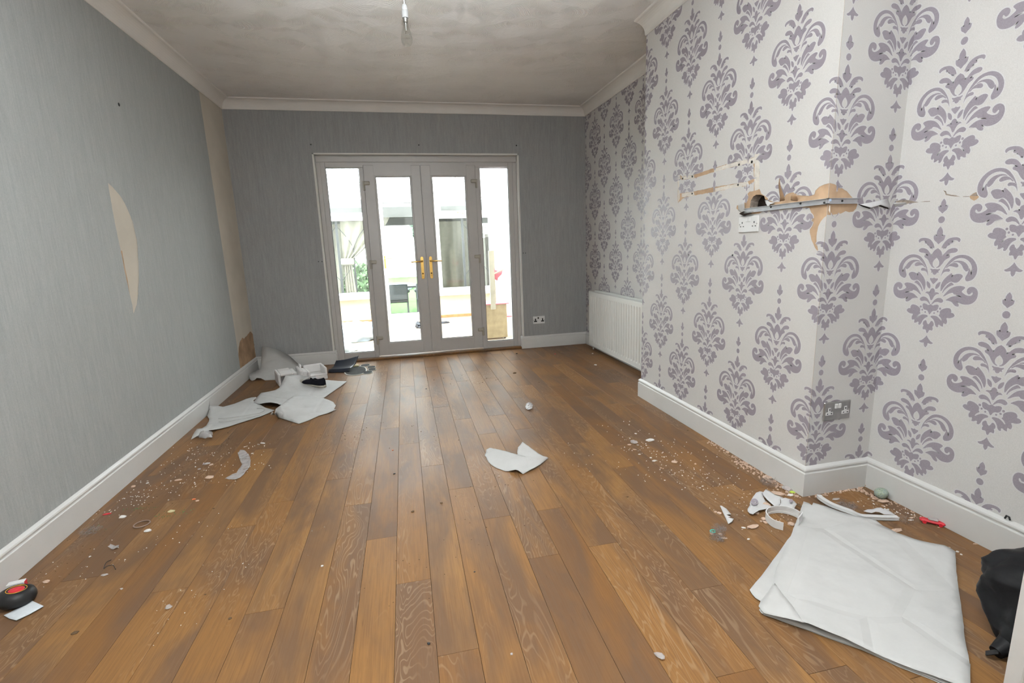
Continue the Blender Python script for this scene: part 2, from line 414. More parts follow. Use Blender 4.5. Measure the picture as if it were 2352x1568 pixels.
sweep('baseboard_chimney', (XB, Y1), (XB, Y2), (-1, 0), SKP, 'skirting', 1, 1)
sweep('baseboard_chimney_side', (XB, Y1), (XN, Y1), (0, -1), SKP, 'skirting', 1, -1)
sweep('baseboard_right', (XN, YF), (XN, Y1), (-1, 0), SKP, 'skirting', 0, -1)
CVP = [(0, ZC), (0, ZT), (0.007, ZT), (0.010, ZT+.004)]+[(0.012+0.075*(1-math.cos(a*math.pi/16)), ZT+.006+0.072*math.sin(a*math.pi/16)) for a in range(0, 9)]+[(0.092, ZC-.008), (0.094, ZC)]
sweep('trim_1', (XL, YF), (XL, D), (1, 0), CVP, 'coving', 0, -1)
sweep('trim_2', (XL, D), (XR, D), (0, -1), CVP, 'coving', -1, -1)
sweep('trim_3', (XR, Y2), (XR, D), (-1, 0), CVP, 'coving', 0, -1)
sweep('trim_4', (XB, Y1), (XB, Y2), (-1, 0), CVP, 'coving', 1, 0)
sweep('trim_5', (XB, Y1), (XN, Y1), (0, -1), CVP, 'coving', 1, -1)
sweep('trim_6', (XN, YF), (XN, Y1), (-1, 0), CVP, 'coving', 0, -1)

# ------------------------------------------------------------------ walls
mb = MB(); mb.box((XL-0.1, YF-0.1, ZC), (XR+0.3, D+0.02, ZC+0.1)); struct(mb.build('ceiling', 'ceiling'), 'white combed textured ceiling', 'ceiling')

def wallmesh(name, outer, holes, fn, m, parent=None, extra=()):
    vs, fs = plane_with_holes(outer, holes, extra)
    mb = MB().add([fn(*p) for p in vs], fs); o = mb.build(name, m, parent); return o

# left wall
pf = lambda px, py: (PX(px, py, XL).y, PX(px, py, XL).z)
LW = root_struct('wall_left', 'left wall in grey paper with a crescent tear', 'wall')
mb = MB(); mb.box((XL-0.2, YF-.1, -.03), (XL, D+0.28, ZC)); mb.build('plaster_face', 'cream_plaster', LW)
Z6 = lambda a, b: (200+a/2.8, 200+b/2.8)
cres = [(132, 615), (165, 645), (205, 690), (240, 745), (265, 800), (290, 860), (305, 925), (320, 990), (325, 1060), (330, 1150), (332, 1240), (325, 1340), (318, 1400), (297, 1455), (290, 1400), (272, 1330), (240, 1180), (215, 1050), (185, 910), (160, 780), (143, 680)]
cres = [pf(*Z6(*q)) for q in cres]; cres = jag(cres, 0.0018, 0.014, 3)
yt = pf(458, 220); yb_ = pf(551, 840)
edge = [(yt[0], ZT)]+[(yt[0]+(yb_[0]-yt[0])*k/14+RND.uniform(-.003, .003), ZT-(ZT-HS)*k/14) for k in range(1, 14)]+[(yb_[0], HS-.02)]
o = wallmesh('wallpaper', [(YF, HS-.02), (YF, ZT+.02)]+edge, [cres], lambda y, z: (XL+0.0012, y, z), 'grey_left', LW)
br = [(215, 1050), (225, 1052), (232, 1100), (245, 1170), (262, 1250), (272, 1320), (275, 1350), (288, 1395), (297, 1455), (285, 1400), (268, 1320), (240, 1190)]
mb = MB(); mb.prism([pf(*Z6(*q)) for q in br], 0, .0006, mtx=Matrix(((0, 0, 1, XL+0.0003), (1, 0, 0, 0), (0, 1, 0, 0), (0, 0, 0, 1)))); mb.build('bare_plaster_sliver', 'pink_plaster', LW)['label'] = 'pink bare plaster along the tear'
Z3b = lambda a, b: (520+a/7.84, 700+b/7.84)
bp = [(245, 1135), (222, 1050), (215, 880), (222, 760), (245, 660), (285, 590), (310, 610), (350, 570), (395, 520), (425, 478), (450, 500), (490, 510), (505, 620), (525, 780), (540, 930), (470, 985), (380, 1050), (300, 1110)]
bp = [pf(*Z3b(*q)) for q in bp]; bp = [(min(y, D-.003), max(z, HS-.01)) for y, z in bp]
mb = MB(); mb.prism(jag(bp, .004, .02, 4), 0, .0006, mtx=Matrix(((0, 0, 1, XL+0.0003), (1, 0, 0, 0), (0, 1, 0, 0), (0, 0, 0, 1)))); mb.build('bare_plaster_patch', 'tan_plaster', LW)['label'] = 'bare brown plaster patch in the corner'

# back wall with the door opening
OX0, OX1, OZ = -0.761, 1.345, 2.166
BWL = root_struct('wall_back', 'back wall in grey paper around the glazed doors', 'wall')
mb = MB()
mb.box((XL, D, -.03), (OX0, D+.28, ZC)); mb.box((OX1, D, -.03), (XR+.2, D+.28, ZC)); mb.box((OX0, D, OZ), (OX1, D+.28, ZC))
mb.build('masonry', 'reveal', BWL)
pb = lambda px, py: (PY(px, py, D).x, PY(px, py, D).z)
e_ = 0.006
wallmesh('wallpaper', [(XL+.001, HS-.02), (OX0-e_, HS-.02), (OX0-e_, OZ+e_), (OX1+e_, OZ+e_), (OX1+e_, HS-.02), (XR-.001, HS-.02), (XR-.001, ZT+.02), (XL+.001, ZT+.02)], [], lambda x, z: (x, D-.0012, z), 'grey_back', BWL)
mb = MB()   # white bead around the reveal
mb.box((OX0-.014, D-.003, 0.14), (OX0+.002, D+.004, OZ+.012)); mb.box((OX1-.002, D-.003, 0.14), (OX1+.014, D+.004, OZ+.012)); mb.box((OX0-.014, D-.003, OZ-.002), (OX1+.014, D+.004, OZ+.012))
mb.build('corner_bead', 'reveal', BWL)
def screwhole(parent, p, r, nrm, m='black', k=8, stretch=1.0):
    mt = Vector(nrm).to_track_quat('Z', 'Y').to_matrix().to_4x4(); mt.translation = Vector(p)
    m_ = MB(); m_.lathe([(r*1.0, 0.0), (r*.85, 0.0022), (r*.35, 0.0024), (0.0001, 0.0010)], k, mtx=mt @ Matrix.Diagonal((1, stretch, 1, 1))); return m_.build('wall_plug', m, parent)
for q, r in [((714, 332), .007), ((962, 333), .007), ((1186, 334), .008), ((731.5, 600.5), .005), ((739.5, 600.5), .005), ((1202, 581), .005), ((1206.8, 581), .005)]:
    p = PY(*q, D); screwhole(BWL, (p.x, D-.001, p.z), r, (0, -1, 0))
p = PX(272.5, 240, XL); screwhole(LW, (XL+.001, p.y, p.z), .011, (1, 0, 0))

# ---- damask motif, traced as flat print and repeated on the right-hand walls
ZM1 = lambda a, b: (2040+a/5.226, 500+b/5.226)
def wc(a, b):
    p = PX(*ZM1(a, b), XN); return p.y, p.z
ax1 = wc(638, 103); ax0 = wc(446, 1550); DROPZ = 1.070
def uv(a, b):
    y, z = wc(a, b); t = (z-ax0[1])/(ax1[1]-ax0[1]); return (ax0[0]+(ax1[0]-ax0[0])*t)-y, z-DROPZ
CEN = [  # right halves, axis points first and last
 [(638,103),(658,130),(667,165),(660,200),(650,218),(668,210),(694,206),(690,230),(682,255),(665,275),(640,290),(625,305),(617,318)],
 [(606,365),(632,385),(648,410),(655,440),(648,462),(680,430),(715,392),(745,372),(800,359),(835,370),(845,390),(830,410),(800,420),(770,421),(735,430),(710,445),(702,456),(740,447),(750,461),(740,480),(710,492),(685,510),(665,540),(640,570),(615,595),(580,604),(585,592),(602,585),(616,565),(621,535),(611,505),(597,478)],
 [(576,614),(600,620),(630,610),(628,625),(606,640),(612,665),(592,655),(580,678),(569,684)],
 [(562,716),(570,728),(606,727),(600,745),(582,765),(562,785),(549,797)],
 [(540,843),(560,855),(566,880),(557,903),(577,894),(602,895),(620,916),(595,914),(572,924),(550,950),(534,982),(524,990)],
 [(513,1035),(540,1056),(562,1044),(600,1040),(613,1056),(605,1080),(595,1105),(570,1118),(545,1115),(526,1125),(507,1153),(499,1160)],
 [(486,1279),(500,1265),(516,1235),(535,1240),(551,1268),(546,1298),(531,1305),(539,1330),(530,1356),(505,1345),(491,1350),(481,1375),(472,1384)],
 [(467,1410),(478,1440),(495,1465),(512,1485),(542,1503),(520,1516),(495,1510),(474,1500),(470,1530),(453,1549),(446,1551)],
]
SIDE = [
 [(645,358),(665,320),(690,285),(725,255),(765,238),(820,231),(860,238),(879,258),(870,285),(855,293),(845,276),(820,268),(795,268),(765,284),(792,292),(780,305),(750,308),(733,318),(747,325),(715,340),(705,360),(688,378),(700,343),(678,360),(664,388),(672,355),(655,362)],
 [(632,714),(645,670),(665,625),(690,582),(725,535),(765,493),(805,464),(855,447),(920,443),(980,460),(1030,498),(1062,548),(1077,600),(1072,655),(1055,700),(1020,742),(975,760),(942,764),(929,738),(932,712),(948,685),(965,655),(972,615),(982,600),(992,640),(1000,697),(1013,650),(1015,600),(1000,550),(965,508),(915,484),(860,482),(810,500),(772,530),(735,560),(700,590),(672,630),(650,670)],
 [(768,540),(800,521),(845,512),(905,520),(945,546),(970,585),(975,612),(966,632),(950,646),(930,638),(908,612),(895,577),(872,547),(840,532),(805,533)],
 [(740,560),(775,543),(815,539),(842,553),(853,580),(832,598),(800,591),(770,581),(735,580),(708,604),(694,600)],
 [(676,622),(710,611),(740,611),(752,630),(738,649),(710,645),(685,648),(660,665),(645,690),(634,712),(652,668)],
 [(632,880),(634,835),(642,795),(660,760),(690,722),(725,692),(768,659),(776,680),(764,716),(790,688),(835,671),(885,676),(907,703),(880,735),(850,770),(815,781),(785,775),(760,765),(730,777),(700,802),(670,837),(642,882)],
 [(652,895),(675,850),(705,815),(740,785),(765,774),(780,786),(797,806),(765,812),(740,825),(710,845),(680,870),(658,906)],
 [(657,948),(690,908),(725,870),(765,840),(815,822),(865,816),(910,822),(934,838),(910,862),(882,886),(915,914),(950,934),(992,940),(1022,918),(1018,890),(1002,901),(985,920),(960,915),(946,888),(951,858),(977,834),(1012,826),(1052,838),(1078,870),(1084,915),(1072,962),(1045,1005),(1000,1035),(940,1044),(885,1036),(850,1013),(828,998),(840,1025),(853,1048),(845,1068),(812,1061),(788,1040),(770,1012),(735,996),(686,991),(720,970),(760,948),(800,940),(850,945),(897,957),(860,934),(815,921),(790,918),(784,903),(770,899),(720,915),(690,936)],
 [(522,1032),(545,1000),(570,975),(605,960),(640,964),(667,990),(660,1012),(635,1023),(600,1008),(570,1010),(545,1025),(526,1042)],
 [(569,850),(572,820),(585,795),(610,775),(636,767),(630,795),(618,825),(598,846),(579,855)],
 [(622,1158),(622,1120),(650,1098),(690,1084),(730,1082),(756,1095),(763,1125),(754,1141),(785,1144),(805,1175),(780,1196),(740,1206),(704,1200),(702,1215),(713,1240),(700,1277),(680,1273),(670,1260),(660,1280),(663,1308),(635,1300),(615,1280),(600,1285),(604,1312),(580,1313),(567,1290),(560,1250),(545,1220),(530,1205),(510,1190),(515,1175),(545,1172),(585,1179),(615,1205),(640,1237),(646,1225),(632,1195),(605,1170)],
]
DOTS = [((627, 1090), 13), ((598, 1124), 11), ((555, 1143), 10)]
motif_tris = []      # (tri, layer)
NPOLY = [0]
def addpoly(poly, lay_only=None):
    NPOLY[0] += 1
    q = [Vector((x, y, 0)) for x, y in poly]
    n_ = len(poly); a2 = sum(poly[i][0]*poly[(i+1) % n_][1]-poly[(i+1) % n_][0]*poly[i][1] for i in range(n_))
    off_ = []
    for i in range(n_):
        a, b, c_ = Vector(poly[i-1]), Vector(poly[i]), Vector(poly[(i+1) % n_])
        t = (c_-a); t = t.normalized() if t.length > 1e-9 else Vector((1, 0)); nn = Vector((t.y, -t.x))*(1 if a2 > 0 else -1)
        off_.append(tuple(b+nn*0.0036))
    for t in tessellate_polygon([q]):
        motif_tris.append(([poly[i] for i in t], 2, NPOLY[0])); motif_tris.append(([off_[i] for i in t], 1, NPOLY[0]))
for P_ in CEN:
    R_ = [uv(*q) for q in P_]; R_[0] = (0.0, R_[0][1]); R_[-1] = (0.0, R_[-1][1])
    R_ = [R_[0]]+[q for q in R_[1:-1]]+[R_[-1]]
    R_ = chaikin(R_, 1, closed=False)
    closed_hole = len(P_) > 25
    addpoly(R_); addpoly([(-x, y) for x, y in R_][::-1])
for P_ in SIDE:
    R_ = chaikin([uv(*q) for q in P_], 1); addpoly(R_); addpoly([(-x, y) for x, y in R_][::-1])
for (c_, r_) in DOTS:
    u0, v0 = uv(*c_); rr_ = 0.0001*r_*3.7
    ring = [(u0+.0042*r_/12*math.cos(a*math.pi/5), v0+.0046*r_/12*math.sin(a*math.pi/5)) for a in range(10)]
    addpoly(ring); addpoly([(-x, y) for x, y in ring][::-1])
# the small finial and dot between two motifs
ZM2 = lambda a, b: (2080+a/8.7115, 20+b/8.7115)
def wc2(a, b):
    p = PX(*ZM2(a, b), XN); return p.y, p.z
fin_top = wc2(1212, 165)[1]; big_top = wc2(1140, 795)[1]
top_v = uv(638, 103)[1]; bigfin = [uv(*q) for q in CEN[0]]
sf = (wc2(1212, 165)[1]-wc2(1170, 505)[1])/(bigfin[0][1]-bigfin[-1][1])
dz_ = fin_top-big_top
sm = [(x*sf*1.02, (y-top_v)*sf+top_v+dz_) for x, y in bigfin]; sm[0] = (0, sm[0][1]); sm[-1] = (0, sm[-1][1])
R_ = chaikin(sm, 1, closed=False); addpoly(R_); addpoly([(-x, y) for x, y in R_][::-1])
dzt = wc2(1155, 645)[1]-big_top
addpoly([(0.0125*math.cos(a*math.pi/7), top_v+dzt+0.0135*math.sin(a*math.pi/7)) for a in range(14)])
motif_ur = max(abs(x) for t, _, _e in motif_tris for x, y in t)

def clip(poly, ax, val, keep_gt):
    out = []; n_ = len(poly)
    for i in range(n_):
        a, b = poly[i], poly[(i+1) % n_]; ia = (a[ax] >= val) == keep_gt; ib = (b[ax] >= val) == keep_gt
        if ia: out.append(a)
        if ia != ib:
            t = (val-a[ax])/(b[ax]-a[ax]); out.append((a[0]+(b[0]-a[0])*t, a[1]+(b[1]-a[1])*t))
    return out
def damask_wall(parent, u0, u1, cols, fn, holes=(), z0=HS-.01, z1=ZT+.012, extra_edge=None):
    """fn(u, v, lift) -> point; cols = [(u centre, 'A' or 'B')]"""
    mb = MB()
    outer = [(u0, z0), (u1, z0), (u1, z1), (u0, z1)] if extra_edge is None else extra_edge
    vs, fs = plane_with_holes(outer, holes)
    mb.add([fn(u, v, 0.0) for u, v in vs], fs, 0)
    ZS = {'A': [-.226+.0, .4215, 1.0700, 1.7185, 2.367, 3.015], 'B': [.0740, .7225, 1.371+.006, 2.033, 2.68]}
    for (uc, ph) in cols:
        for zc in ZS[ph]:
            for (t, lay, ei) in motif_tris:
                q = [(uc+x, zc+y) for x, y in t]
                if any(p[0] < u0 for p in q): q = clip(q, 0, u0, True)
                if q and any(p[0] > u1 for p in q): q = clip(q, 0, u1, False)
                if q and any(p[1] < z0 for p in q): q = clip(q, 1, z0, True)
                if q and any(p[1] > z1 for p in q): q = clip(q, 1, z1, False)
                if len(q) < 3: continue
                if holes:
                    cx_ = sum(p[0] for p in q)/len(q); cy_ = sum(p[1] for p in q)/len(q)
                    if any(inpoly(cx_, cy_, h_) for h_ in holes): continue
                mb.add([fn(u, v, 0.00018*lay+ei*3e-6) for u, v in q], [tuple(range(len(q)))], lay)
    return mb.build('wallpaper', ['damask', 'halo', 'motif'], parent)

Zm = lambda a, b: (1440+a/2.735, 300+b/2.735)
byz = lambda a, b: (PX(*Zm(a, b), XB).y, PX(*Zm(a, b), XB).z)
sxz = lambda a, b: (PY(*Zm(a, b), Y1).x, PY(*Zm(a, b), Y1).z)
nyz = lambda a, b: (PX(*Zm(a, b), XN).y, PX(*Zm(a, b), XN).z)

# chimney breast: torn strips where a bracket was, and the long tear around the shelf rail
TEAR = [(745,500),(700,500),(688,488),(692,470),(722,462),(755,445),(763,420),(757,398),(772,382),(798,378),(800,318),(760,348),(700,352),(600,375),(520,390),(420,408),(352,425),(322,455),(320,440),(320,280),(335,276),(345,288),(420,278),(540,238),(650,205),(760,178),(803,165),(805,148),(832,142),(833,200),(833,365),(845,395),(868,410),(890,432),(925,448),(962,444),(982,418),(1005,400),(1030,386),(1058,390),(1080,405),(1130,410),(1178,402),(1186,376),(1210,352),(1240,338),(1277,329)]
TEARB = [(1277,528),(1255,535),(1240,545),(1220,568),(1203,600),(1195,640),(1192,690),(1200,740),(1208,775),(1182,735),(1160,685),(1150,640),(1150,590),(1165,555),(1162,520),(1148,485),(1100,484),(1000,492),(900,505),(850,508),(832,520),(790,523),(760,523)]
tearP = [byz(*q) for q in TEAR]; tearQ = [byz(*q) for q in TEARB]
tearP[-1] = (Y1, tearP[-1][1]); tearQ[0] = (Y1, tearQ[0][1])
def jag_open(pts, amp, step, seed):
    r = random.Random(seed); out = [pts[0]]
    for a, b in zip(pts, pts[1:]):
        a = Vector(a); b = Vector(b); k = max(1, int((b-a).length/step))
        for j in range(1, k+1):
            q = a.lerp(b, j/k)
            if j < k: q += Vector((r.uniform(-amp, amp), r.uniform(-amp, amp)))
            out.append((q.x, q.y))
    return out
tearP = jag_open(tearP, .0016, .014, 5); tearQ = jag_open(tearQ, .0016, .014, 6)
ISL = [(330,302),(345,310),(420,300),(540,262),(650,232),(760,208),(795,205),(798,300),(760,318),(690,330),(560,352),(420,382),(345,392),(330,395)]
isl = jag([byz(*q) for q in ISL], .0014, .014, 8)
CAV = [byz(*q) for q in [(772,476),(778,440),(795,412),(812,402),(840,402),(862,410),(868,432),(890,435),(894,448),(905,468),(830,484),(770,492)]]
CB = root_struct('wall_chimney_breast', 'chimney breast in damask paper, torn at mantel height', 'wall')
z0_, z1_ = HS-.01, ZC
outerB = [(Y1, z0_), (Y2, z0_), (Y2, ZT+.05), (Y1, ZT+.05)]+tearP[::-1]   # placeholder order fixed below
# plaster body
vs, fs = plane_with_holes([(Y1, -.02), (Y2, -.02), (Y2, ZC), (Y1, ZC)], [CAV])
mb = MB(); mb.add([(XB, u, v) for u, v in vs], fs)
mb.add([(XB, Y1, -.02), (XN+.2, Y1, -.02), (XN+.2, Y1, ZC), (XB, Y1, ZC)], [(0, 1, 2, 3)])
mb.add([(XB, Y2, -.02), (XR+.2, Y2, -.02), (XR+.2, Y2, ZC), (XB, Y2, ZC)], [(3, 2, 1, 0)])
mb.add([(XB, Y1, ZC), (XB, Y2, ZC), (XR+.2, Y2, ZC), (XR+.2, Y1, ZC)], [(0, 1, 2, 3)])
mb.build('plaster_face', 'pink_plaster', CB)
mb = MB(); k = len(CAV)
mb.add([(XB, u, v) for u, v in CAV]+[(XB+.045, u, v-.004) for u, v in CAV], [(i, (i+1) % k, (i+1) % k+k, i+k) for i in range(k)], 0)
mb.add([(XB+.045, u, v-.004) for u, v in CAV], [tuple(range(k))], 1)
mb.build('broken_cavity', ['brick', 'dark'], CB)['label'] = 'dark broken hollow at the torn edge'
cols = [(1.751, 'A'), (2.021, 'B'), (2.297, 'A'), (2.572, 'B'), (2.848, 'A'), (3.125, 'B'), (3.395, 'A')]
# the breast paper: outer boundary runs along the tear where it meets the corner
outer = [(Y1, z0_)]+tearQ+tearP[:]            # from the lower corner up, round the tear, back to the corner
outer = [(Y2, z0_), (Y2, ZT+.05), (Y1, ZT+.05)]+tearP[::-1]+tearQ[::-1]+[(Y1, z0_)]
vs, fs = plane_with_holes(outer, [])
bfn = lambda u, v, l: (XB-.001-l, u, v)
hole_poly = tearP+tearQ                        # closed through the corner
CBW = MB()
CBW = None
def breast_paper():
    o = damask_wall(CB, Y1, Y2, cols, bfn, holes=[hole_poly_adj], extra_edge=None)
    return o
# keep the hole strictly inside for a clean triangulation
hole_poly_adj = [(max(u, Y1+.0004), v) for u, v in hole_poly]
breast_paper()
ivs, ifs = plane_with_holes(isl, [])
mb = MB(); mb.add([bfn(u, v, 0) for u, v in ivs], ifs, 0)
for (uc, ph) in cols:
    for zc in ({'A': [1.0700, 1.7185], 'B': [1.377, 2.033]}[ph]):
        for (t, lay, ei) in motif_tris:
            q = [(uc+x, zc+y) for x, y in t]; cx_ = sum(p[0] for p in q)/3; cy_ = sum(p[1] for p in q)/3
            if inpoly(cx_, cy_, isl): mb.add([bfn(u, v, .00018*lay+ei*3e-6) for u, v in q], [(0, 1, 2)], lay)
mb.build('wallpaper_island', ['damask', 'halo', 'motif'], CB)['label'] = 'damask rectangle left inside the torn strips'
mb = MB(); mt = Matrix(((0, 0, -1, XB-.0002), (1, 0, 0, 0), (0, 1, 0, 0), (0, 0, 0, 1)))
for P_, m_i in [([(805,148),(832,142),(833,365),(820,372),(803,378),(800,318)], 0), ([(320,280),(335,277),(332,425),(322,453)], 0),
             ([(345,290),(420,280),(425,298),(345,308)], 0), ([(548,240),(650,205),(760,178),(803,166),(803,205),(760,208),(650,230),(548,262)], 0), ([(555,362),(690,332),(760,320),(770,345),(700,352),(600,374),(555,384)], 0), ([(1273,470),(1277,470),(1277,520),(1268,500)], 0),
             ([(345,395),(420,384),(425,406),(345,420)], 0)]:
    mb.prism(jag([byz(*q) for q in P_], .002, .012, 11), 0, .0004, mtx=mt)
mb.build('paint_scar', 'white_scar', CB)['label'] = 'white painted scars of the removed bracket'
for q, r in [((352,300),.006),((412,288),.006),((706,213),.006),((786,196),.0075),((411,395),.006),((699,340),.006),((390,780),.005),((665,782),.006)]:
    p = PX(*Zm(*q), XB); screwhole(CB, (XB-.001, p.y, p.z), r, (-1, 0, 0))
# side face of the breast
SF = root_struct('wall_chimney_side', 'narrow side face of the chimney breast in damask paper', 'wall')
TS_ = [(1277,329),(1300,336),(1330,350),(1380,380),(1410,415),(1446,462),(1438,490),(1420,508),(1395,512),(1372,505),(1345,520),(1310,525),(1277,528)]
ts = [sxz(*q) for q in TS_]; ts[0] = (XB, ts[0][1]); ts[-1] = (XB, ts[-1][1]); ts = jag_open(ts, .0015, .012, 9)
ts = [(max(u, XB+.0004), v) for u, v in ts]
slit = [sxz(*q) for q in [(1446,461),(1490,470),(1540,490),(1500,487),(1450,466)]]
damask_wall(SF, XB-.001, XN, [(1.806, 'A'), (2.062, 'B')], lambda u, v, l: (u, Y1-.001-l, v), holes=[ts])
# near right wall
NR = root_struct('wall_right', 'near right wall in damask paper with a horizontal crack', 'wall')
mb = MB(); mb.box((XN, YF-.1, -.03), (XN+.2, Y1, ZC)); mb.build('plaster_face', 'pink_plaster', NR)
cr1 = jag([nyz(*q) for q in [(1642,436),(1700,440),(1720,433),(1780,438),(1835,450),(1790,455),(1740,462),(1690,472),(1645,492)]], .0008, .01, 12)
cr2 = [nyz(*q) for q in [(1840,449),(1870,443),(1906,442),(1905,446),(1870,447)]]
cr3 = jag([nyz(*q) for q in [(1988,374),(2006,380),(2010,396),(2040,403),(2065,405),(2095,415),(2060,413),(2030,409),(2003,403),(2000,388)]], .0006, .01, 13)
cr4 = [nyz(*q) for q in [(2153,412),(2175,396),(2200,384),(2219,392),(2217,412),(2200,430),(2182,440),(2160,428)]]
cr5 = [nyz(*q) for q in [(2112,413),(2150,411),(2150,415),(2112,416)]]
damask_wall(NR, YF, Y1, [(1.845, 'B'), (1.589, 'A'), (1.325, 'B'), (1.062, 'A'), (.80, 'B'), (.535, 'A'), (.27, 'B'), (.0, 'A'), (-.265, 'B')], lambda u, v, l: (XN-.001-l, u, v), holes=[cr1, cr2, cr3, cr4, cr5])
mb = MB()  # flat grey fills carry the shade inside the open cracks
for P_ in (cr1, cr2, cr3, cr5):
    mb.prism(P_, 0, .0004, mtx=Matrix(((0, 0, -1, XN), (1, 0, 0, 0), (0, 1, 0, 0), (0, 0, 0, 1))))
pp = [nyz(*q) for q in [(2158,410),(2178,398),(2200,388),(2216,394),(2212,410)]]
mb.prism(pp, 0, .0004, mtx=Matrix(((0, 0, -1, XN), (1, 0, 0, 0), (0, 1, 0, 0), (0, 0, 0, 1))))
mb.build('crack_shadow_gap', 'brick', NR)['label'] = 'grey fill for the shade inside the open paper crack'
# far alcove
AL = root_struct('wall_alcove', 'alcove wall in damask paper behind the radiator', 'wall')
mb = MB(); mb.box((XR, Y2-.05, -.03), (XR+.2, D+.28, ZC)); mb.build('plaster_face', 'pink_plaster', AL)
damask_wall(AL, Y2, D-.002, [(3.60, 'A'), (3.875, 'B'), (4.155, 'A'), (4.423, 'B'), (4.70, 'A'), (4.985, 'B'), (5.239, 'A'), (5.50, 'B')], lambda u, v, l: (XR-.001-l, u, v))
# plain wall behind the camera
FWL = root_struct('wall_front', 'plain wall behind the camera', 'wall')
MB().box((XL-.2, YF-.12, -.03), (XN+.2, YF, ZC)).build('plaster_face', 'white_scar', FWL)

# ------------------------------------------------------------------ glazed double doors with side panels (door_1)
YFR = 5.600                                    # room face of the frame
DR = root_struct('door_1', 'white glazed double doors with two fixed side panels', 'door')
def frame_rect(mb, x0, x1, z0, z1, w_, y0, y1, bev=.004, wb=None, mi=0):
    """mitred-looking rectangular frame of four bars; w_ bar width"""
    wb = wb or w_
    for (a, b, c_, d_) in [(x0, x0+w_, z0, z1), (x1-w_, x1, z0, z1)]: mb.box((a, y0, c_), (b, y1, d_), mi, bev)
    e2 = min(.002, w_*.2); mb.box((x0+w_-e2, y0+.0004, z1-w_), (x1-w_+e2, y1-.0004, z1), mi, 0); mb.box((x0+w_-e2, y0+.0004, z0), (x1-w_+e2, y1-.0004, z0+wb), mi, 0)
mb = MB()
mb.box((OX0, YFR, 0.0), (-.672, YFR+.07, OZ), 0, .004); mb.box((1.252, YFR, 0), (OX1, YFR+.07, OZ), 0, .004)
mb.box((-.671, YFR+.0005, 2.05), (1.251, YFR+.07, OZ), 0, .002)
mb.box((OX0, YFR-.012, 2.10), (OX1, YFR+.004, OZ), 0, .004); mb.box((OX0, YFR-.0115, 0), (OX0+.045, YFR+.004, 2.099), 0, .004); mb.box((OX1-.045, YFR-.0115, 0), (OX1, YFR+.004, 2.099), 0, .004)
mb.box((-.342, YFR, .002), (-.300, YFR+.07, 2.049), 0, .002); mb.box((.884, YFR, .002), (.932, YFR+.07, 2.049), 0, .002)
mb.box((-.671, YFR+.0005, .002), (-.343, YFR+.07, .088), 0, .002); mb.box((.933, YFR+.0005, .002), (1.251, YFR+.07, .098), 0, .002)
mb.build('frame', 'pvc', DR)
mb = MB(); mb.box((OX0, D-.0, 0.001), (OX1, YFR+.09, 0.022), 0, .003); mb.build('threshold', 'oak', DR)['label'] = 'brown threshold strip'
for (x0, x1, z0, z1) in [(-.672, -.345, .088, 2.047), (.934, 1.254, .098, 2.045)]:
    p = MB(); frame_rect(p, x0-.001, x1+.001, z0-.001, z1+.001, .006, YFR+.012, YFR+.03, 0)
    g_ = p.build('gasket', 'gasket', DR)
    frm = MB(); frame_rect(frm, x0-.001, x1+.001, z0-.001, z1+.001, .002, YFR+.002, YFR+.012, .0005); frm.build('glazing_bead', 'pvc', DR)
    MB().box((x0, YFR+.030, z0), (x1, YFR+.033, z1)).build('pane', 'glass', DR)
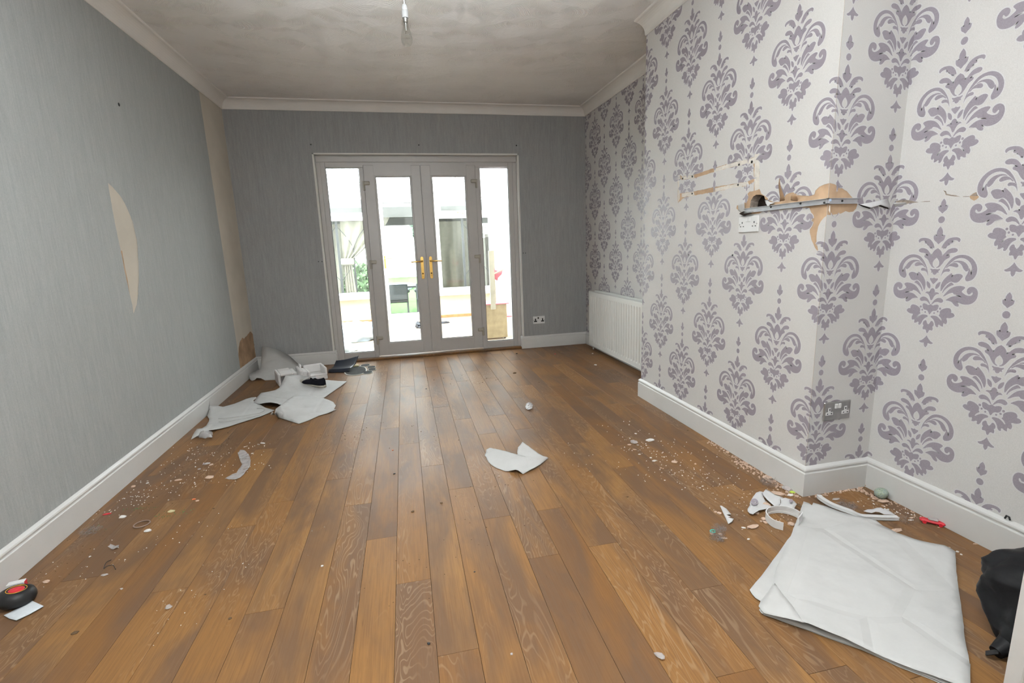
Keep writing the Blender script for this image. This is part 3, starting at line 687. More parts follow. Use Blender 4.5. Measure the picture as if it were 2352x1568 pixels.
def sash(x0, x1, gx0, gx1, gz0, gz1, handle_x, dirx, hinge_x, hdir):
    z0, z1 = .034, 2.072
    s_ = MB()
    y0, y1 = YFR-.008, YFR+.055
    s_.box((x0, y0, z0), (gx0, y1, z1), 0, .005); s_.box((gx1, y0, z0), (x1, y1, z1), 0, .005)
    s_.box((gx0-.003, y0+.0004, gz1), (gx1+.003, y1-.0004, z1-.0005), 0, .0); s_.box((gx0-.003, y0+.0004, z0+.0005), (gx1+.003, y1-.0004, gz0), 0, .0)
    # bead around glass
    for a, b, c_, d_ in [(gx0-.004, gx0+.014, gz0-.004, gz1+.004), (gx1-.014, gx1+.004, gz0-.004, gz1+.004)]: s_.box((a, y0+.006, c_), (b, y0+.03, d_), 0, .006)
    for c_, d_ in [(gz0-.004, gz0+.014), (gz1-.014, gz1+.004)]: s_.box((gx0, y0+.006, c_), (gx1, y0+.03, d_), 0, .006)
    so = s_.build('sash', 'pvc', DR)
    g2 = MB(); frame_rect(g2, gx0+.013, gx1-.013, gz0+.013, gz1-.013, .004, y0+.014, y0+.03, 0); g2.build('gasket', 'gasket', so)
    MB().box((gx0+.01, y0+.030, gz0+.01), (gx1-.01, y0+.033, gz1-.01)).build('pane', 'glass', so)
    h_ = MB(); zc = 1.0; yy = y0-.006     # long backplate
    prof = []
    for a in range(13): prof.append((handle_x+.0155*math.cos(math.pi*a/12), 1.093+.016*math.sin(math.pi*a/12)))
    for a in range(13): prof.append((handle_x+.0155*math.cos(math.pi+math.pi*a/12), .882+.016*math.sin(math.pi+math.pi*a/12)))
    h_.prism(prof, 0, .009, mtx=Matrix(((1, 0, 0, 0), (0, 0, -1, y0), (0, 1, 0, 0), (0, 0, 0, 1))))
    h_.lathe([(.0001, .013), (.010, .012), (.011, .009)], 16, mtx=Matrix(((1, 0, 0, handle_x), (0, 0, -1, y0), (0, 1, 0, 1.06), (0, 0, 0, 1))))
    h_.lathe([(.0001, .016), (.0085, .015), (.009, .009)], 16, mtx=Matrix(((1, 0, 0, handle_x), (0, 0, -1, y0), (0, 1, 0, .925), (0, 0, 0, 1))))
    h_.lathe([(.0001, .011), (.004, .0105), (.0045, .009)], 10, mtx=Matrix(((1, 0, 0, handle_x), (0, 0, -1, y0), (0, 1, 0, .90), (0, 0, 0, 1))))
    h_.tube([(handle_x, y0-.008, 1.06), (handle_x, y0-.045, 1.06), (handle_x+dirx*.012, y0-.052, 1.06), (handle_x+dirx*.11, y0-.052, 1.056), (handle_x+dirx*.118, y0-.048, 1.056)], [.009, .008, .0085, .0075, .006], 10)
    h_.build('handle', 'brass', so)['label'] = 'brass lever handle on a long plate'
    k_ = MB(); k_.box((handle_x-.003, y0-.028, .917), (handle_x+.003, y0-.014, .934), 0, .001); k_.build('keyhole_cylinder', 'black', so)
    for zc in ((1.872, 1.055, .222) if hdir < 0 else (1.885, 1.07, .235)):
        q_ = MB(); xx = hinge_x
        q_.tube([(xx, y0-.012, zc-.055), (xx, y0-.012, zc+.035)], .009, 10)
        q_.box((min(xx, xx-hdir*.062), y0-.022, zc-.002), (max(xx, xx-hdir*.062), y0+.001, zc+.036), 0, .007)
        q_.box((xx-.013, y0-.006, zc-.055), (xx+.013, y0+.004, zc+.04), 0, .003)
        q_.build('hinge', 'hinge', so)
sash(-.300, .288, -.190, .190, .163, 1.967, .243, -1, -.303, -1)
sash(.291, .884, .398, .780, .163, 1.966, .337, 1, .888, 1)
MB().box((.2855, YFR-.0125, .034), (.2935, YFR-.004, 2.072), 0, .001).build('meeting_strip', 'pvc_out', DR)
o_ = MB(); o_.box((.2882, YFR-.0132, .036), (.2908, YFR-.011, 2.07)); o_.build('seal_line', 'gasket', DR)

# ------------------------------------------------------------------ conservatory
YC = 8.60; GZ = -0.38
M['render_cream'] = mat('cream_render', (0.60, 0.53, 0.42), 0.85, 0.15, var=0.05, nscale=6)
M['white_wall'] = mat('white_painted_brick', (0.82, 0.80, 0.76), 0.8, 0.2, var=0.04)
M['pine'] = mat('pine_board', (0.48, 0.22, 0.10), 0.6, 0.3, var=0.2, nscale=20)
n = NT('tile_cream'); M['tile'] = n.bsdf(n.ramp(n.noise(n.coord(), 6, 4), [(0.3, (0.38, 0.31, 0.235)), (0.7, (0.45, 0.37, 0.285))]), 0.35, 0.5)
M['grout'] = mat('grout', (0.42, 0.33, 0.25), 0.9)
n = NT('polycarbonate_sheet'); t_ = n.n('ShaderNodeBsdfTransparent'); t_.inputs[0].default_value = (.93, .94, .95, 1)
tl = n.n('ShaderNodeBsdfTranslucent'); tl.inputs[0].default_value = (.9, .9, .9, 1); mx = n.n('ShaderNodeMixShader'); mx.inputs[0].default_value = 0.35
n.l(t_.outputs[0], mx.inputs[1]); n.l(tl.outputs[0], mx.inputs[2]); n.l(mx.outputs[0], n.out.inputs[0]); M['poly'] = n.m
CXL, CXR = -1.75, 1.60
cf = root_struct('floor_conservatory', 'cream tiled floor of the conservatory', 'floor')
MB().box((CXL, D+.28, -.04), (CXR, YC, -.006)).build('screed', 'grout', cf)
me_t = None; ts_ = .333
for ix in range(int((CXR-CXL)/ts_)+1):
    for iy in range(int((YC-D-.28)/ts_)+1):
        x0 = CXL+ix*ts_; y0 = D+.282+iy*ts_; x1 = min(x0+ts_, CXR); y1 = min(y0+ts_, YC)
        if x1-x0 < .03 or y1-y0 < .03: continue
        if me_t is None or x1-x0 < ts_-.001 or y1-y0 < ts_-.001:
            t_o = MB().box((.002, .002, -.012), (x1-x0-.002, y1-y0-.002, 0), 0, .0015).build('tile', 'tile', cf)
            if me_t is None and x1-x0 >= ts_-.001: me_t = t_o.data
        else:
            t_o = bpy.data.objects.new('tile', me_t); C.objects.link(t_o); t_o.parent = cf
        t_o.location = (x0, y0, 0)
cw = root_struct('wall_conservatory', 'low cream rendered wall below the conservatory windows', 'wall')
mb = MB()
mb.box((CXL-.25, YC, GZ), (-.32, YC+.22, .40)); mb.box((.60, YC, GZ), (CXR+.0, YC+.22, .40)); mb.box((CXL-.25, D+.28, GZ), (CXL, YC+.22, .40))
mb.build('rendered_base', 'render_cream', cw)
mb = MB(); mb.box((CXL, YC-.09, .40), (-.34, YC+.02, .495), 0, .006); mb.box((.60, YC-.09, .385), (CXR, YC+.02, .48), 0, .006); mb.box((CXL, D+.28, .40), (CXL+.10, YC, .48), 0, .006)
mb.build('window_board', 'pvc_out', cw)
mb = MB(); mb.box((CXL, YC-.016, 0), (-.36, YC, .045), 0, .003); mb.box((.62, YC-.016, 0), (CXR, YC, .045), 0, .003); mb.build('floor_batten', 'pine', cw)
wr = root_struct('wall_conservatory_side', 'white side wall of the conservatory', 'wall')
mb = MB(); mb.box((CXR, D+.28, GZ), (CXR+.2, YC+.22, 2.25)); mb.build('masonry', 'white_wall', wr)
mb = MB(); mb.box((CXR-.04, D+.28, .40), (CXR, YC, .44)); mb.build('ledge', 'render_cream', wr)
mb = MB(); mb.box((CXR-.02, D+.28, 2.10), (CXR+.01, YC, 2.24), 0, .004); mb.build('wall_plate', 'pvc_out', wr)
def cons_window(idx, x0, x1, y, hx=None):
    wn_ = root_struct('window_%d' % idx, 'conservatory window with a top opening light', 'window')
    mb = MB(); zb, zt = .47, 2.10
    mb.box((x0, y, zb), (x0+.06, y+.06, zt), 0, .004); mb.box((x1-.06, y, zb), (x1, y+.06, zt), 0, .004)
    mb.box((x0+.058, y+.0006, zt-.05), (x1-.058, y+.0594, zt-.0006), 0, 0); mb.box((x0+.058, y+.0006, zb+.0006), (x1-.058, y+.0594, zb+.045), 0, 0); mb.box((x0+.058, y+.0006, 1.68), (x1-.058, y+.0594, 1.76), 0, 0)
    mb.build('frame', 'pvc_out', wn_)
    s_ = MB(); frame_rect(s_, x0+.055, x1-.055, 1.755, 2.055, .05, y-.012, y+.04, .004); so = s_.build('vent_sash', 'pvc_out', wn_)
    g_ = MB(); frame_rect(g_, x0+.101, x1-.101, 1.801, 2.009, .006, y-.006, y+.02, 0); frame_rect(g_, x0+.058, x1-.058, .512, 1.682, .006, y+.01, y+.03, 0); g_.build('gasket', 'gasket', wn_)
    MB().box((x0+.10, y+.015, 1.80), (x1-.10, y+.018, 2.01)).build('pane', 'glass', so)
    MB().box((x0+.055, y+.03, .51), (x1-.055, y+.033, 1.685)).build('pane', 'glass', wn_)
    xc = hx if hx is not None else (x0+x1)/2
    h_ = MB(); h_.box((xc-.02, y-.03, 1.765), (xc+.02, y-.01, 1.785), 0, .003); h_.tube([(xc, y-.03, 1.775), (xc+.02, y-.045, 1.77), (xc+.09, y-.045, 1.755)], .007, 8); h_.build('window_handle', 'brass', so)
cons_window(2, CXL, -.36, YC+.01, -.88); cons_window(3, .64, CXR, YC+.01, 1.03)
W4 = root_struct('window_4', 'side windows of the conservatory', 'window')
mb = MB()
for yy in (D+.29, D+1.2, D+2.1, YC-.05): mb.box((CXL-.05, yy, .47), (CXL+.01, yy+.06, 2.10), 0, .004)
for zz in (.47, 1.70, 2.04): mb.box((CXL-.0495, D+.30, zz+.0005), (CXL+.0095, YC-.001, zz+.0595), 0, 0)
mb.build('frame', 'pvc_out', W4); MB().box((CXL-.03, D+.29, .5), (CXL-.027, YC, 2.08)).build('pane', 'glass', W4)
D2 = root_struct('door_2', 'white glazed conservatory door to the garden', 'door')
mb = MB(); frame_rect(mb, -.36, .64, 0, 2.10, .055, YC, YC+.07, .004, .03); mb.build('frame', 'pvc_out', D2)
s_ = MB(); frame_rect(s_, -.305, .585, .02, 2.05, .10, YC-.012, YC+.05, .005, .10); so = s_.build('sash', 'pvc_out', D2)
g_ = MB(); frame_rect(g_, -.207, .487, .118, 1.952, .006, YC-.004, YC+.02, 0); g_.build('gasket', 'gasket', D2)
MB().box((-.206, YC+.02, .119), (.486, YC+.023, 1.951)).build('pane', 'glass', so)
h_ = MB(); h_.box((-.252, YC-.024, .89), (-.222, YC-.01, 1.10), 0, .006); h_.tube([(-.237, YC-.03, 1.055), (-.237, YC-.06, 1.055), (-.12, YC-.062, 1.055)], .008, 8); h_.build('handle', 'brass', so)
tr = MB(); tr.box((CXL, YC-.03, 2.095), (CXR, YC+.10, 2.245), 0, .006); tr.box((CXL-.06, D+.28, 2.095), (CXL+.03, YC, 2.245), 0, .006); tr.box((CXL-.05, YC-.05, 2.235), (CXR, YC+.16, 2.275), 0, .004)
struct(tr.build('trim_7', 'pvc_out'), 'white eaves beam of the conservatory', 'beam')
# roof: glazing bars and sheets rising to the house
RT = root_struct('ceiling_conservatory', 'pitched clear conservatory roof with white glazing bars', 'ceiling')
ylo, zlo, yhi, zhi = YC+.16, 2.26, D+.28, 3.05
xs_ = [CXL-.05+i*(CXR-CXL+.15)/5 for i in range(6)]
for x in xs_:
    MB().tube([(x, ylo, zlo), (x, yhi, zhi)], .022, 6, smooth=False).build('glazing_bar', 'pvc_out', RT)
for a, b in zip(xs_, xs_[1:]):
    m_ = MB(); m_.add([(a, ylo, zlo), (b, ylo, zlo), (b, yhi, zhi), (a, yhi, zhi)], [(0, 1, 2, 3)]); m_.build('roof_sheet', 'poly', RT)
m_ = MB(); m_.add([(CXR+.18, D+.28, 2.25), (CXR+.18, YC, 2.25), (CXR+.18, D+.28, 3.05)], [(0, 1, 2)]); m_.build('gable_infill', 'poly', RT)
hw = MB(); hw.box((XL-3, D+.279, ZC), (XR+3, D+.33, 5.2)); hw.box((XL-3, D+.279, GZ), (XL-.2, D+.33, ZC)); hw.box((XR+.2, D+.279, GZ), (XR+3, D+.33, ZC))
struct(hw.build('wall_house_outside', 'white_wall'), 'outside face of the house above the conservatory', 'wall')

# ------------------------------------------------------------------ garden
n = NT('lawn'); M['lawn'] = n.bsdf(n.ramp(n.noise(n.coord(), 7, 5), [(0.3, (0.05, 0.11, 0.03)), (0.7, (0.07, 0.15, 0.045))]), 0.9, 0.1)
n = NT('paving'); M['paving'] = n.bsdf(n.ramp(n.noise(n.coord(), 3, 5), [(0.3, (0.13, 0.125, 0.12)), (0.7, (0.17, 0.165, 0.155))]), 0.9, 0.1)
M['leaf'] = mat('hedge_leaf', (0.08, 0.14, 0.06), 0.7, 0.3, var=0.5, nscale=8)
M['leaf2'] = mat('tree_leaf', (0.11, 0.17, 0.12), 0.7, 0.3, var=0.5, nscale=6)
M['bark'] = mat('bark', (0.16, 0.12, 0.09), 0.9)
M['canvas'] = mat('taupe_canvas', (0.24, 0.225, 0.185), 0.85, 0.1, var=0.08)
M['canvas_top'] = mat('grey_canvas', (0.10, 0.10, 0.097), 0.85, 0.1)
M['iron'] = mat('gazebo_iron', (0.035, 0.036, 0.04), 0.5)
M['rattan'] = mat('dark_rattan', (0.05, 0.057, 0.06), 0.6, 0.4, var=0.3, nscale=60)
M['fence'] = mat('weathered_fence', (0.15, 0.135, 0.12), 0.85, 0.1, var=0.2, nscale=9)
M['blue_plastic'] = mat('pale_blue_plastic', (0.45, 0.60, 0.78), 0.4)
M['orange'] = mat('orange_plastic', (0.75, 0.20, 0.08), 0.4)
g = root_struct('ground', 'garden ground outside the conservatory', 'ground')
MB().box((-14, YC+.22, GZ-.1), (14, 12.4, GZ)).build('patio', 'paving', g)
MB().box((-14, 12.4, GZ-.1), (14, 34, GZ-.01)).build('lawn', 'lawn', g)['kind'] = 'stuff'
MB().box((-14, -6, GZ-.1), (-4.6, YC+.22, GZ-.01)).build('side_lawn', 'lawn', g)
MB().box((-14, -12, GZ-.1), (14, YF-.3, GZ-.01)).build('front_paving', 'paving', g)
# panel fence, board by board, at the right
fr = thing('garden_fence', 'grey brown close-boarded fence at the right of the garden', 'fence', (2.2, 11.5, GZ))
for k in range(26):
    yy = 9.1+k*.22; o_ = MB().box((2.25+.012*(k % 2), yy, GZ), (2.275+.012*(k % 2), yy+.205, 1.42)).build('fence_board', 'fence'); recentre(o_); rel(o_, fr)
for k in range(4):
    o_ = MB().box((2.20, 9.0+k*1.9, GZ), (2.28, 9.08+k*1.9, 1.5)).build('fence_post', 'fence'); recentre(o_); rel(o_, fr)
def foliage(mb, c, r, n_, s, rnd, mi=0, squash=1.0):
    for _ in range(n_):
        while True:
            d = Vector((rnd.uniform(-1, 1), rnd.uniform(-1, 1), rnd.uniform(-1, 1)))
            if .35 < d.length < 1: break
        p = Vector(c)+Vector((d.x*r, d.y*r, d.z*r*squash)); a = Vector((rnd.gauss(0, 1), rnd.gauss(0, 1), rnd.gauss(0, 1))).normalized(); b = a.orthogonal().normalized()
        ss = s*rnd.uniform(.6, 1.4); mb.add([p-a*ss, p+b*ss*.5, p+a*ss, p-b*ss*.5], [(0, 1, 2, 3)], mi)
def tree(name, label, x, y, trunk_h, blobs, m, s, group=None, cat='tree'):
    t = thing(name, label, cat, (x, y, GZ), group); rnd = random.Random(int(x*31+y*7)+99)
    o_ = MB().tube([(x, y, GZ), (x+.05, y, GZ+trunk_h*.6), (x, y+.05, GZ+trunk_h)], [.14, .11, .08], 8).build('trunk', 'bark'); recentre(o_); rel(o_, t)
    mb = MB()
    for (dx, dy, dz, r, n_) in blobs: foliage(mb, (x+dx, y+dy, GZ+dz), r, n_, s, rnd)
    o_ = mb.build('crown', m); recentre(o_); o_['kind'] = 'stuff'; rel(o_, t); return t
tree('leafy_tree', 'tall green tree behind the upper left conservatory window', -3.6, 19, 3.2, [(0, 0, 3.9, 1.5, 2600), (.9, 0, 3.5, .9, 1100), (-1.3, 0, 3.6, 1.2, 1500)], 'leaf2', .13)
tree('leafy_tree', 'green tree behind the gazebo canopy seen through the middle door', 1.3, 21, 2.0, [(.3, 0, 2.6, 1.1, 1700), (1.3, 0, 2.1, .9, 1200)], 'leaf2', .12)
tree('leafy_tree', 'green tree above the fence at the right', 4.6, 14.9, 1.6, [(0, 0, 2.5, .9, 1600), (-.4, -.4, 1.9, .6, 900)], 'leaf', .09)
hb = thing('hedge', 'green garden hedge behind the left gazebo curtains', 'hedge', (-3.5, 16, GZ)); mb = MB(); rnd = random.Random(3)
for i in range(6): foliage(mb, (-5.2+i*.8, 16, GZ+.62), .66, 900, .09, rnd)
o_ = mb.build('foliage', 'leaf'); recentre(o_); o_['kind'] = 'stuff'; rel(o_, hb)
nh = thing('neighbour_house', 'white rendered house beyond the end of the lawn', 'house', (0, 30, GZ))
o_ = MB().box((-7, 29, GZ), (6, 30.2, 2.3)).build('wall', 'white_wall'); recentre(o_); rel(o_, nh)
o_ = MB().prism([(-7.3, 2.3), (6.3, 2.3), (5.4, 2.7), (-6.4, 2.7)], -30.4, -28.8, mtx=Matrix(((1, 0, 0, 0), (0, 0, -1, 0), (0, 1, 0, 0), (0, 0, 0, 1)))).build('roof', 'white_wall'); recentre(o_); rel(o_, nh)
# gazebo
gz = thing('gazebo', 'metal garden gazebo with tied taupe curtains', 'gazebo', (0.1, 11.2, GZ))
GX0, GX1, GY0, GY1 = -1.12, 1.28, 10.1, 13.2
for (x, y) in [(GX0, GY0), (GX1, GY0), (GX0, GY1), (GX1, GY1), (-2.0, GY0), (2.0, GY0)]:
    o_ = MB().box((x-.022, y-.022, GZ), (x+.022, y+.022, 1.95), 0, .003).build('post', 'iron'); recentre(o_); rel(o_, gz)
o_ = MB(); yy = GY0
o_.add([(-2.6, yy-.15, 1.80), (2.6, yy-.15, 1.80), (2.6, yy-.15, 1.99), (-2.6, yy-.15, 1.99), (-2.6, GY1+.2, 1.80), (2.6, GY1+.2, 1.80), (2.6, GY1+.2, 1.99), (-2.6, GY1+.2, 1.99), (0, 11.2, 2.42)],
       [(0, 1, 2, 3), (4, 7, 6, 5), (1, 5, 6, 2), (0, 3, 7, 4), (3, 2, 8), (2, 6, 8), (6, 7, 8), (7, 3, 8)])
o_ = o_.build('canopy', 'canvas_top'); recentre(o_); rel(o_, gz)
def arcs(x, side, y):
    m_ = MB()
    m_.tube([(x+side*.28*math.sin(a*math.pi/12), y, .62+1.05*a/12) for a in range(13)], .006, 5)
    m_.tube([(x+side*.55-side*.28*math.sin(a*math.pi/12), y, .62+1.05*a/12) for a in range(13)], .006, 5)
    o_ = m_.build('curved_rail', 'iron'); recentre(o_); rel(o_, gz)
arcs(GX0, -1, GY0); arcs(GX1, 1, GY0); arcs(GX0, 1, GY0+.02)
def curtain(pts_top, pts_bot, z0, z1, y, amp=.03):
    m_ = MB(); k = 26; rows = 10; vs = []
    for r_ in range(rows+1):
        f = r_/rows
        for i in range(k+1):
            u = i/k; xa = pts_top[0]+(pts_top[1]-pts_top[0])*u; xb = pts_bot[0]+(pts_bot[1]-pts_bot[0])*u
            vs.append((xa+(xb-xa)*f**1.4, y+amp*math.sin(u*26), z1+(z0-z1)*f))
    m_.add(vs, [(r_*(k+1)+i, r_*(k+1)+i+1, (r_+1)*(k+1)+i+1, (r_+1)*(k+1)+i) for r_ in range(rows) for i in range(k)], 0, True)
    o_ = m_.build('curtain', 'canvas'); recentre(o_); rel(o_, gz)
curtain((-1.05, -.10), (-1.06, -.90), 1.02, 1.88, GY0+.03); curtain((-1.06, -.90), (-1.10, -.80), GZ+.02, 1.0, GY0+.03, .02)
curtain((.55, 2.0), (.60, 1.9), GZ+.3, 1.86, GY1-.05)
curtain((-2.3, -1.3), (-2.3, -1.5), GZ+.1, 1.86, GY1-.05)
o_ = MB().box((-1.13, GY0-.02, .93), (-.86, GY0+.08, 1.06), 0, .02).build('curtain_tie', 'canvas'); recentre(o_); rel(o_, gz)
# dark rattan chairs, table
def rchair(x, y, label):
    t = thing('rattan_chair', label, 'chair', (x, y, GZ), 'dark rattan garden chairs')
    for nme, lo, hi in [('seat', (-.25, -.25, .38), (.25, .25, .44)), ('backrest', (-.25, -.28, .44), (.25, -.22, .80)), ('armrest', (-.29, -.25, .60), (-.23, .25, .66)), ('armrest', (.23, -.25, .60), (.29, .25, .66))]:
        o_ = MB().box(lo, hi, 0, .02).build(nme, 'rattan', t)
    for sx in (-.25, .21):
        for sy in (-.25, .21): MB().box((sx, sy, 0), (sx+.04, sy+.04, .60), 0, .004).build('leg', 'rattan', t)
c1_, c2_ = PY(913, 690, 11.7), PY(952, 690, 11.7); rchair(c1_.x, 11.7, 'dark rattan garden chair nearest the conservatory door, left one'); rchair(c2_.x+.30, 11.7, 'dark rattan garden chair nearest the conservatory door, right one')
t = thing('garden_table', 'dark garden table behind the rattan chairs', 'table', (.3, 12.5, GZ))
MB().box((-.7, -.4, .66), (.7, .4, .70), 0, .01).build('table_top', 'rattan', t)
for sx in (-.66, .60):
    for sy in (-.36, .30): MB().box((sx, sy, 0), (sx+.06, sy+.06, .66), 0, .004).build('leg', 'rattan', t)
for (x, y, lab, m_, nm) in [(-.35, 20.5, 'pale blue paddling pool far out on the lawn', 'blue_plastic', 'paddling_pool'), (.95, 16.5, 'small blue plastic toy on the lawn by the orange one', 'blue_plastic', 'plastic_toy'), (1.1, 18.0, 'orange plastic toy far out on the lawn', 'orange', 'plastic_toy')]:
    q = MB()
    if nm == 'paddling_pool': q.lathe([(.75, 0), (.85, .1), (.8, .2), (.72, .12), (.70, .03), (.001, .03)], 24)
    else: q.lathe([(.22, 0), (.26, .08), (.22, .2), (.1, .24), (.001, .25)], 14)
    o_ = q.build(nm, m_, None, (x, y, GZ)); tag(o_, lab, 'toy')

# ------------------------------------------------------------------ radiator
RA = thing('radiator', 'white panel radiator on the alcove wall', 'radiator', (XR-.02, 4.4, .04))
ry0, ry1, rz0, rz1, rf = 3.56, 5.238, .045, .662, 2.055
nfl = 30; pitch = (ry1-ry0-.05)/nfl; cross = [(0.0, ry0)]
prof = [(rf, ry0)]
for k in range(nfl):
    a = ry0+.025+k*pitch; prof += [(rf, a+.0), (rf, a+pitch*.52), (rf+.009, a+pitch*.66), (rf+.009, a+pitch*.86), (rf, a+pitch*1.0)]
prof.append((rf, ry1)); mb = MB(); vs = []
zs = [rz0+.045, rz0+.06, rz1-.06, rz1-.045]
for zi, z in enumerate(zs):
    for (x, y) in prof: vs.append((x if zi in (1, 2) else rf, y, z))
k = len(prof); mb.add(vs, [(r_*k+i, r_*k+i+1, (r_+1)*k+i+1, (r_+1)*k+i) for r_ in range(3) for i in range(k-1)], 0, False)
mb.add([(rf, ry0, rz0+.01), (rf, ry1, rz0+.01), (rf, ry1, zs[0]), (rf, ry0, zs[0])], [(0, 1, 2, 3)]); mb.add([(rf, ry0, zs[3]), (rf, ry1, zs[3]), (rf, ry1, rz1-.006), (rf, ry0, rz1-.006)], [(0, 1, 2, 3)])
mb.tube([(rf+.007, ry0, rz0+.006), (rf+.007, ry1, rz0+.006)], .0075, 8); mb.tube([(rf+.006, ry0, rz1-.006), (rf+.006, ry1, rz1-.006)], .0065, 8)
mb.box((rf+.002, ry0, rz0+.004), (rf+.012, ry0+.004, rz1-.004)); mb.box((rf+.002, ry1-.004, rz0+.004), (rf+.012, ry1, rz1-.004))
o_ = mb.build('front_panel', 'radiator'); rel(o_, RA)
o_ = MB().box((rf+.012, ry0+.02, rz0), (rf+.016, ry1-.02, rz1)).box((rf+.05, ry0+.05, rz0), (rf+.06, ry1-.05, rz1+.015), 0, .002).build('rear_panel', 'radiator'); rel(o_, RA)
o_ = MB()
for k in range(34): yy = ry0+.05+k*.048; o_.box((rf+.02, yy, rz0+.05), (rf+.048, yy+.003, rz1-.04))
rel(o_.build('convector_fins', 'radiator'), RA)
for yy in (ry1-.06, 3.75): rel(MB().tube([(rf+.03, yy, .0), (rf+.03, yy, .10)], .008, 10).build('pipe', 'radiator'), RA)

# ------------------------------------------------------------------ sockets
def socket(label, p, right, nrm, w_, h_, plate, insert, pins, nsw=2):
    """double 13 A socket; local x = right, y = up, z = out of wall"""
    up = Vector((0, 0, 1)); t = thing('double_socket', label, 'socket', p)
    mt = Matrix.Identity(4)
    for i in range(3): mt[i][0], mt[i][1], mt[i][2] = Vector(right)[i], up[i], Vector(nrm)[i]
    t.matrix_world = Matrix.Translation(Vector(p)) @ mt
    m_ = MB(); m_.box((-w_/2, -h_/2, 0), (w_/2, h_/2, .0075), 0, .003); m_.build('face_plate', plate, t)
    for sx in (-1, 1):
        cx_ = sx*w_*.30; 
        if insert:
            q = MB()
            q.box((cx_-.0075, -.006, .006), (cx_+.0075, .018, .0085), 0, .001); q.box((cx_-.020, -.018, .006), (cx_+.020, -.003, .0085), 0, .001); q.build('socket_insert', insert, t)
        q = MB()
        if pins == 'big':
            q.box((cx_-.007, -.008, .0065), (cx_+.007, .018, .0082), 0); q.box((cx_-.019, -.022, .0065), (cx_+.019, -.008, .0082), 0)
            q.box((cx_+sx*.022-.0015, -.004, .007), (cx_+sx*.022+.0015, .003, .0082))
        else:
            q.box((cx_-.002, .004, .0075), (cx_+.002, .013, .0092)); q.box((cx_-.0135, -.013, .0075), (cx_-.0075, -.0085, .0092)); q.box((cx_+.0075, -.013, .0075), (cx_+.0135, -.0085, .0092))
        q.build('pin_holes', 'black', t)
        s_ = MB(); s_.box((sx*.0095-.0075, .012, .006), (sx*.0095+.0075, .034, .0115), 0, .002); s_.build('switch', 'black' if pins == 'big' and sx < 0 else 'plug', t)
        s_ = MB(); s_.lathe([(.0036, .0072), (.003, .0088), (.0001, .0088)], 10, mtx=Matrix.Translation((sx*w_*.43, 0, 0))); s_.build('screw', 'chrome', t)
    return t
socket('white double socket with black pin slots low on the grey back wall', (1.543, D-.001, .328), (1, 0, 0), (0, -1, 0), .143, .090, 'plug', None, 'big')
socket('brushed metal double socket low on the side face of the chimney breast', (1.907, Y1-.001, .402), (1, 0, 0), (0, -1, 0), .146, .088, 'chrome', 'plug', 'small')
socket('white double socket at mantel height below the torn paper', (XB-.0012, 2.263, 1.262), (0, -1, 0), (-1, 0, 0), .150, .082, 'plug', None, 'small')

# ------------------------------------------------------------------ shelf rail and torn paper flaps
RAIL = thing('metal_shelf_rail', 'silver metal channel rail bent round the chimney breast corner in the torn paper', 'rail', (XB, Y1, 1.33))
def rail_bar(p0, p1, nrm, name='rail_bar'):
    p0 = Vector(p0); p1 = Vector(p1); t = (p1-p0).normalized(); nrm = Vector(nrm); m_ = MB()
    sec = [(0, -.012), (.011, -.012), (.011, -.0095), (.003, -.0095), (.003, .0075), (.011, .009), (.011, .0115), (0, .0115)]
    vs = [p0+nrm*d+Vector((0, 0, z)) for d, z in sec]+[p1+nrm*d+Vector((0, 0, z)) for d, z in sec]
    k = len(sec); m_.add(vs, [(i, (i+1) % k, (i+1) % k+k, i+k) for i in range(k)]+[tuple(range(k))[::-1], tuple(range(k, 2*k))])
    o_ = m_.build(name, 'alu'); bm = bmesh.new(); bm.from_mesh(o_.data); bmesh.ops.recalc_face_normals(bm, faces=bm.faces); bm.to_mesh(o_.data); bm.free()
    rel(o_, RAIL); return o_
rail_bar((XB-.001, 2.300, 1.3305), (XB-.001, Y1-.012, 1.3330), (-1, 0, 0)); rail_bar((XB-.012, Y1-.001, 1.3330), (1.912, Y1-.001, 1.3320), (0, -1, 0))
for q in [(905, 480), (1091, 458), (1240, 452)]:
    p = PX(*Zm(*q), XB-.004); o_ = screwhole(None, (XB-.0042, p.y, p.z), .005, (-1, 0, 0)); o_.name = 'screw'; o_.location -= RAIL.location; o_.parent = RAIL
p = PY(*Zm(1352, 441), Y1-.004); o_ = screwhole(None, (p.x, Y1-.0042, p.z), .005, (0, -1, 0)); o_.name = 'screw'; o_.location -= RAIL.location; o_.parent = RAIL
o_ = MB().box((XB-.005, Y1-.0125, 1.331), (XB+.006, Y1-.0105, 1.341), 0, .001).build('blue_tape', 'blue_plastic'); rel(o_, RAIL)
def flap(parent, base, tips, depth, axis, label=None, m='paper_edge'):
    """a curl of paper: base polyline stays on the wall, tips stand off it"""
    nrm = {'x': Vector((-1, 0, 0)), 'y': Vector((0, -1, 0))}[axis]; k = len(base); vs = []; rows = 5
    for r_ in range(rows+1):
        f = r_/rows
        for a, b in zip(base, tips):
            p = Vector(a).lerp(Vector(b), f); vs.append(p+nrm*(.0015+depth*math.sin(f*math.pi*.5)**1.5))
    m_ = MB().add(vs, [(r_*k+i, r_*k+i+1, (r_+1)*k+i+1, (r_+1)*k+i) for r_ in range(rows) for i in range(k-1)], 0, True)
    o_ = m_.build('paper_flap', m, parent); sd = o_.modifiers.new('s', 'SOLIDIFY'); sd.thickness = .0006
    if label: o_['label'] = label
    return o_
bx = lambda a, b: Vector((XB, *byz(a, b))); sx3 = lambda a, b: Vector((sxz(a, b)[0], Y1, sxz(a, b)[1])); nx3 = lambda a, b: Vector((XN, *nyz(a, b)))
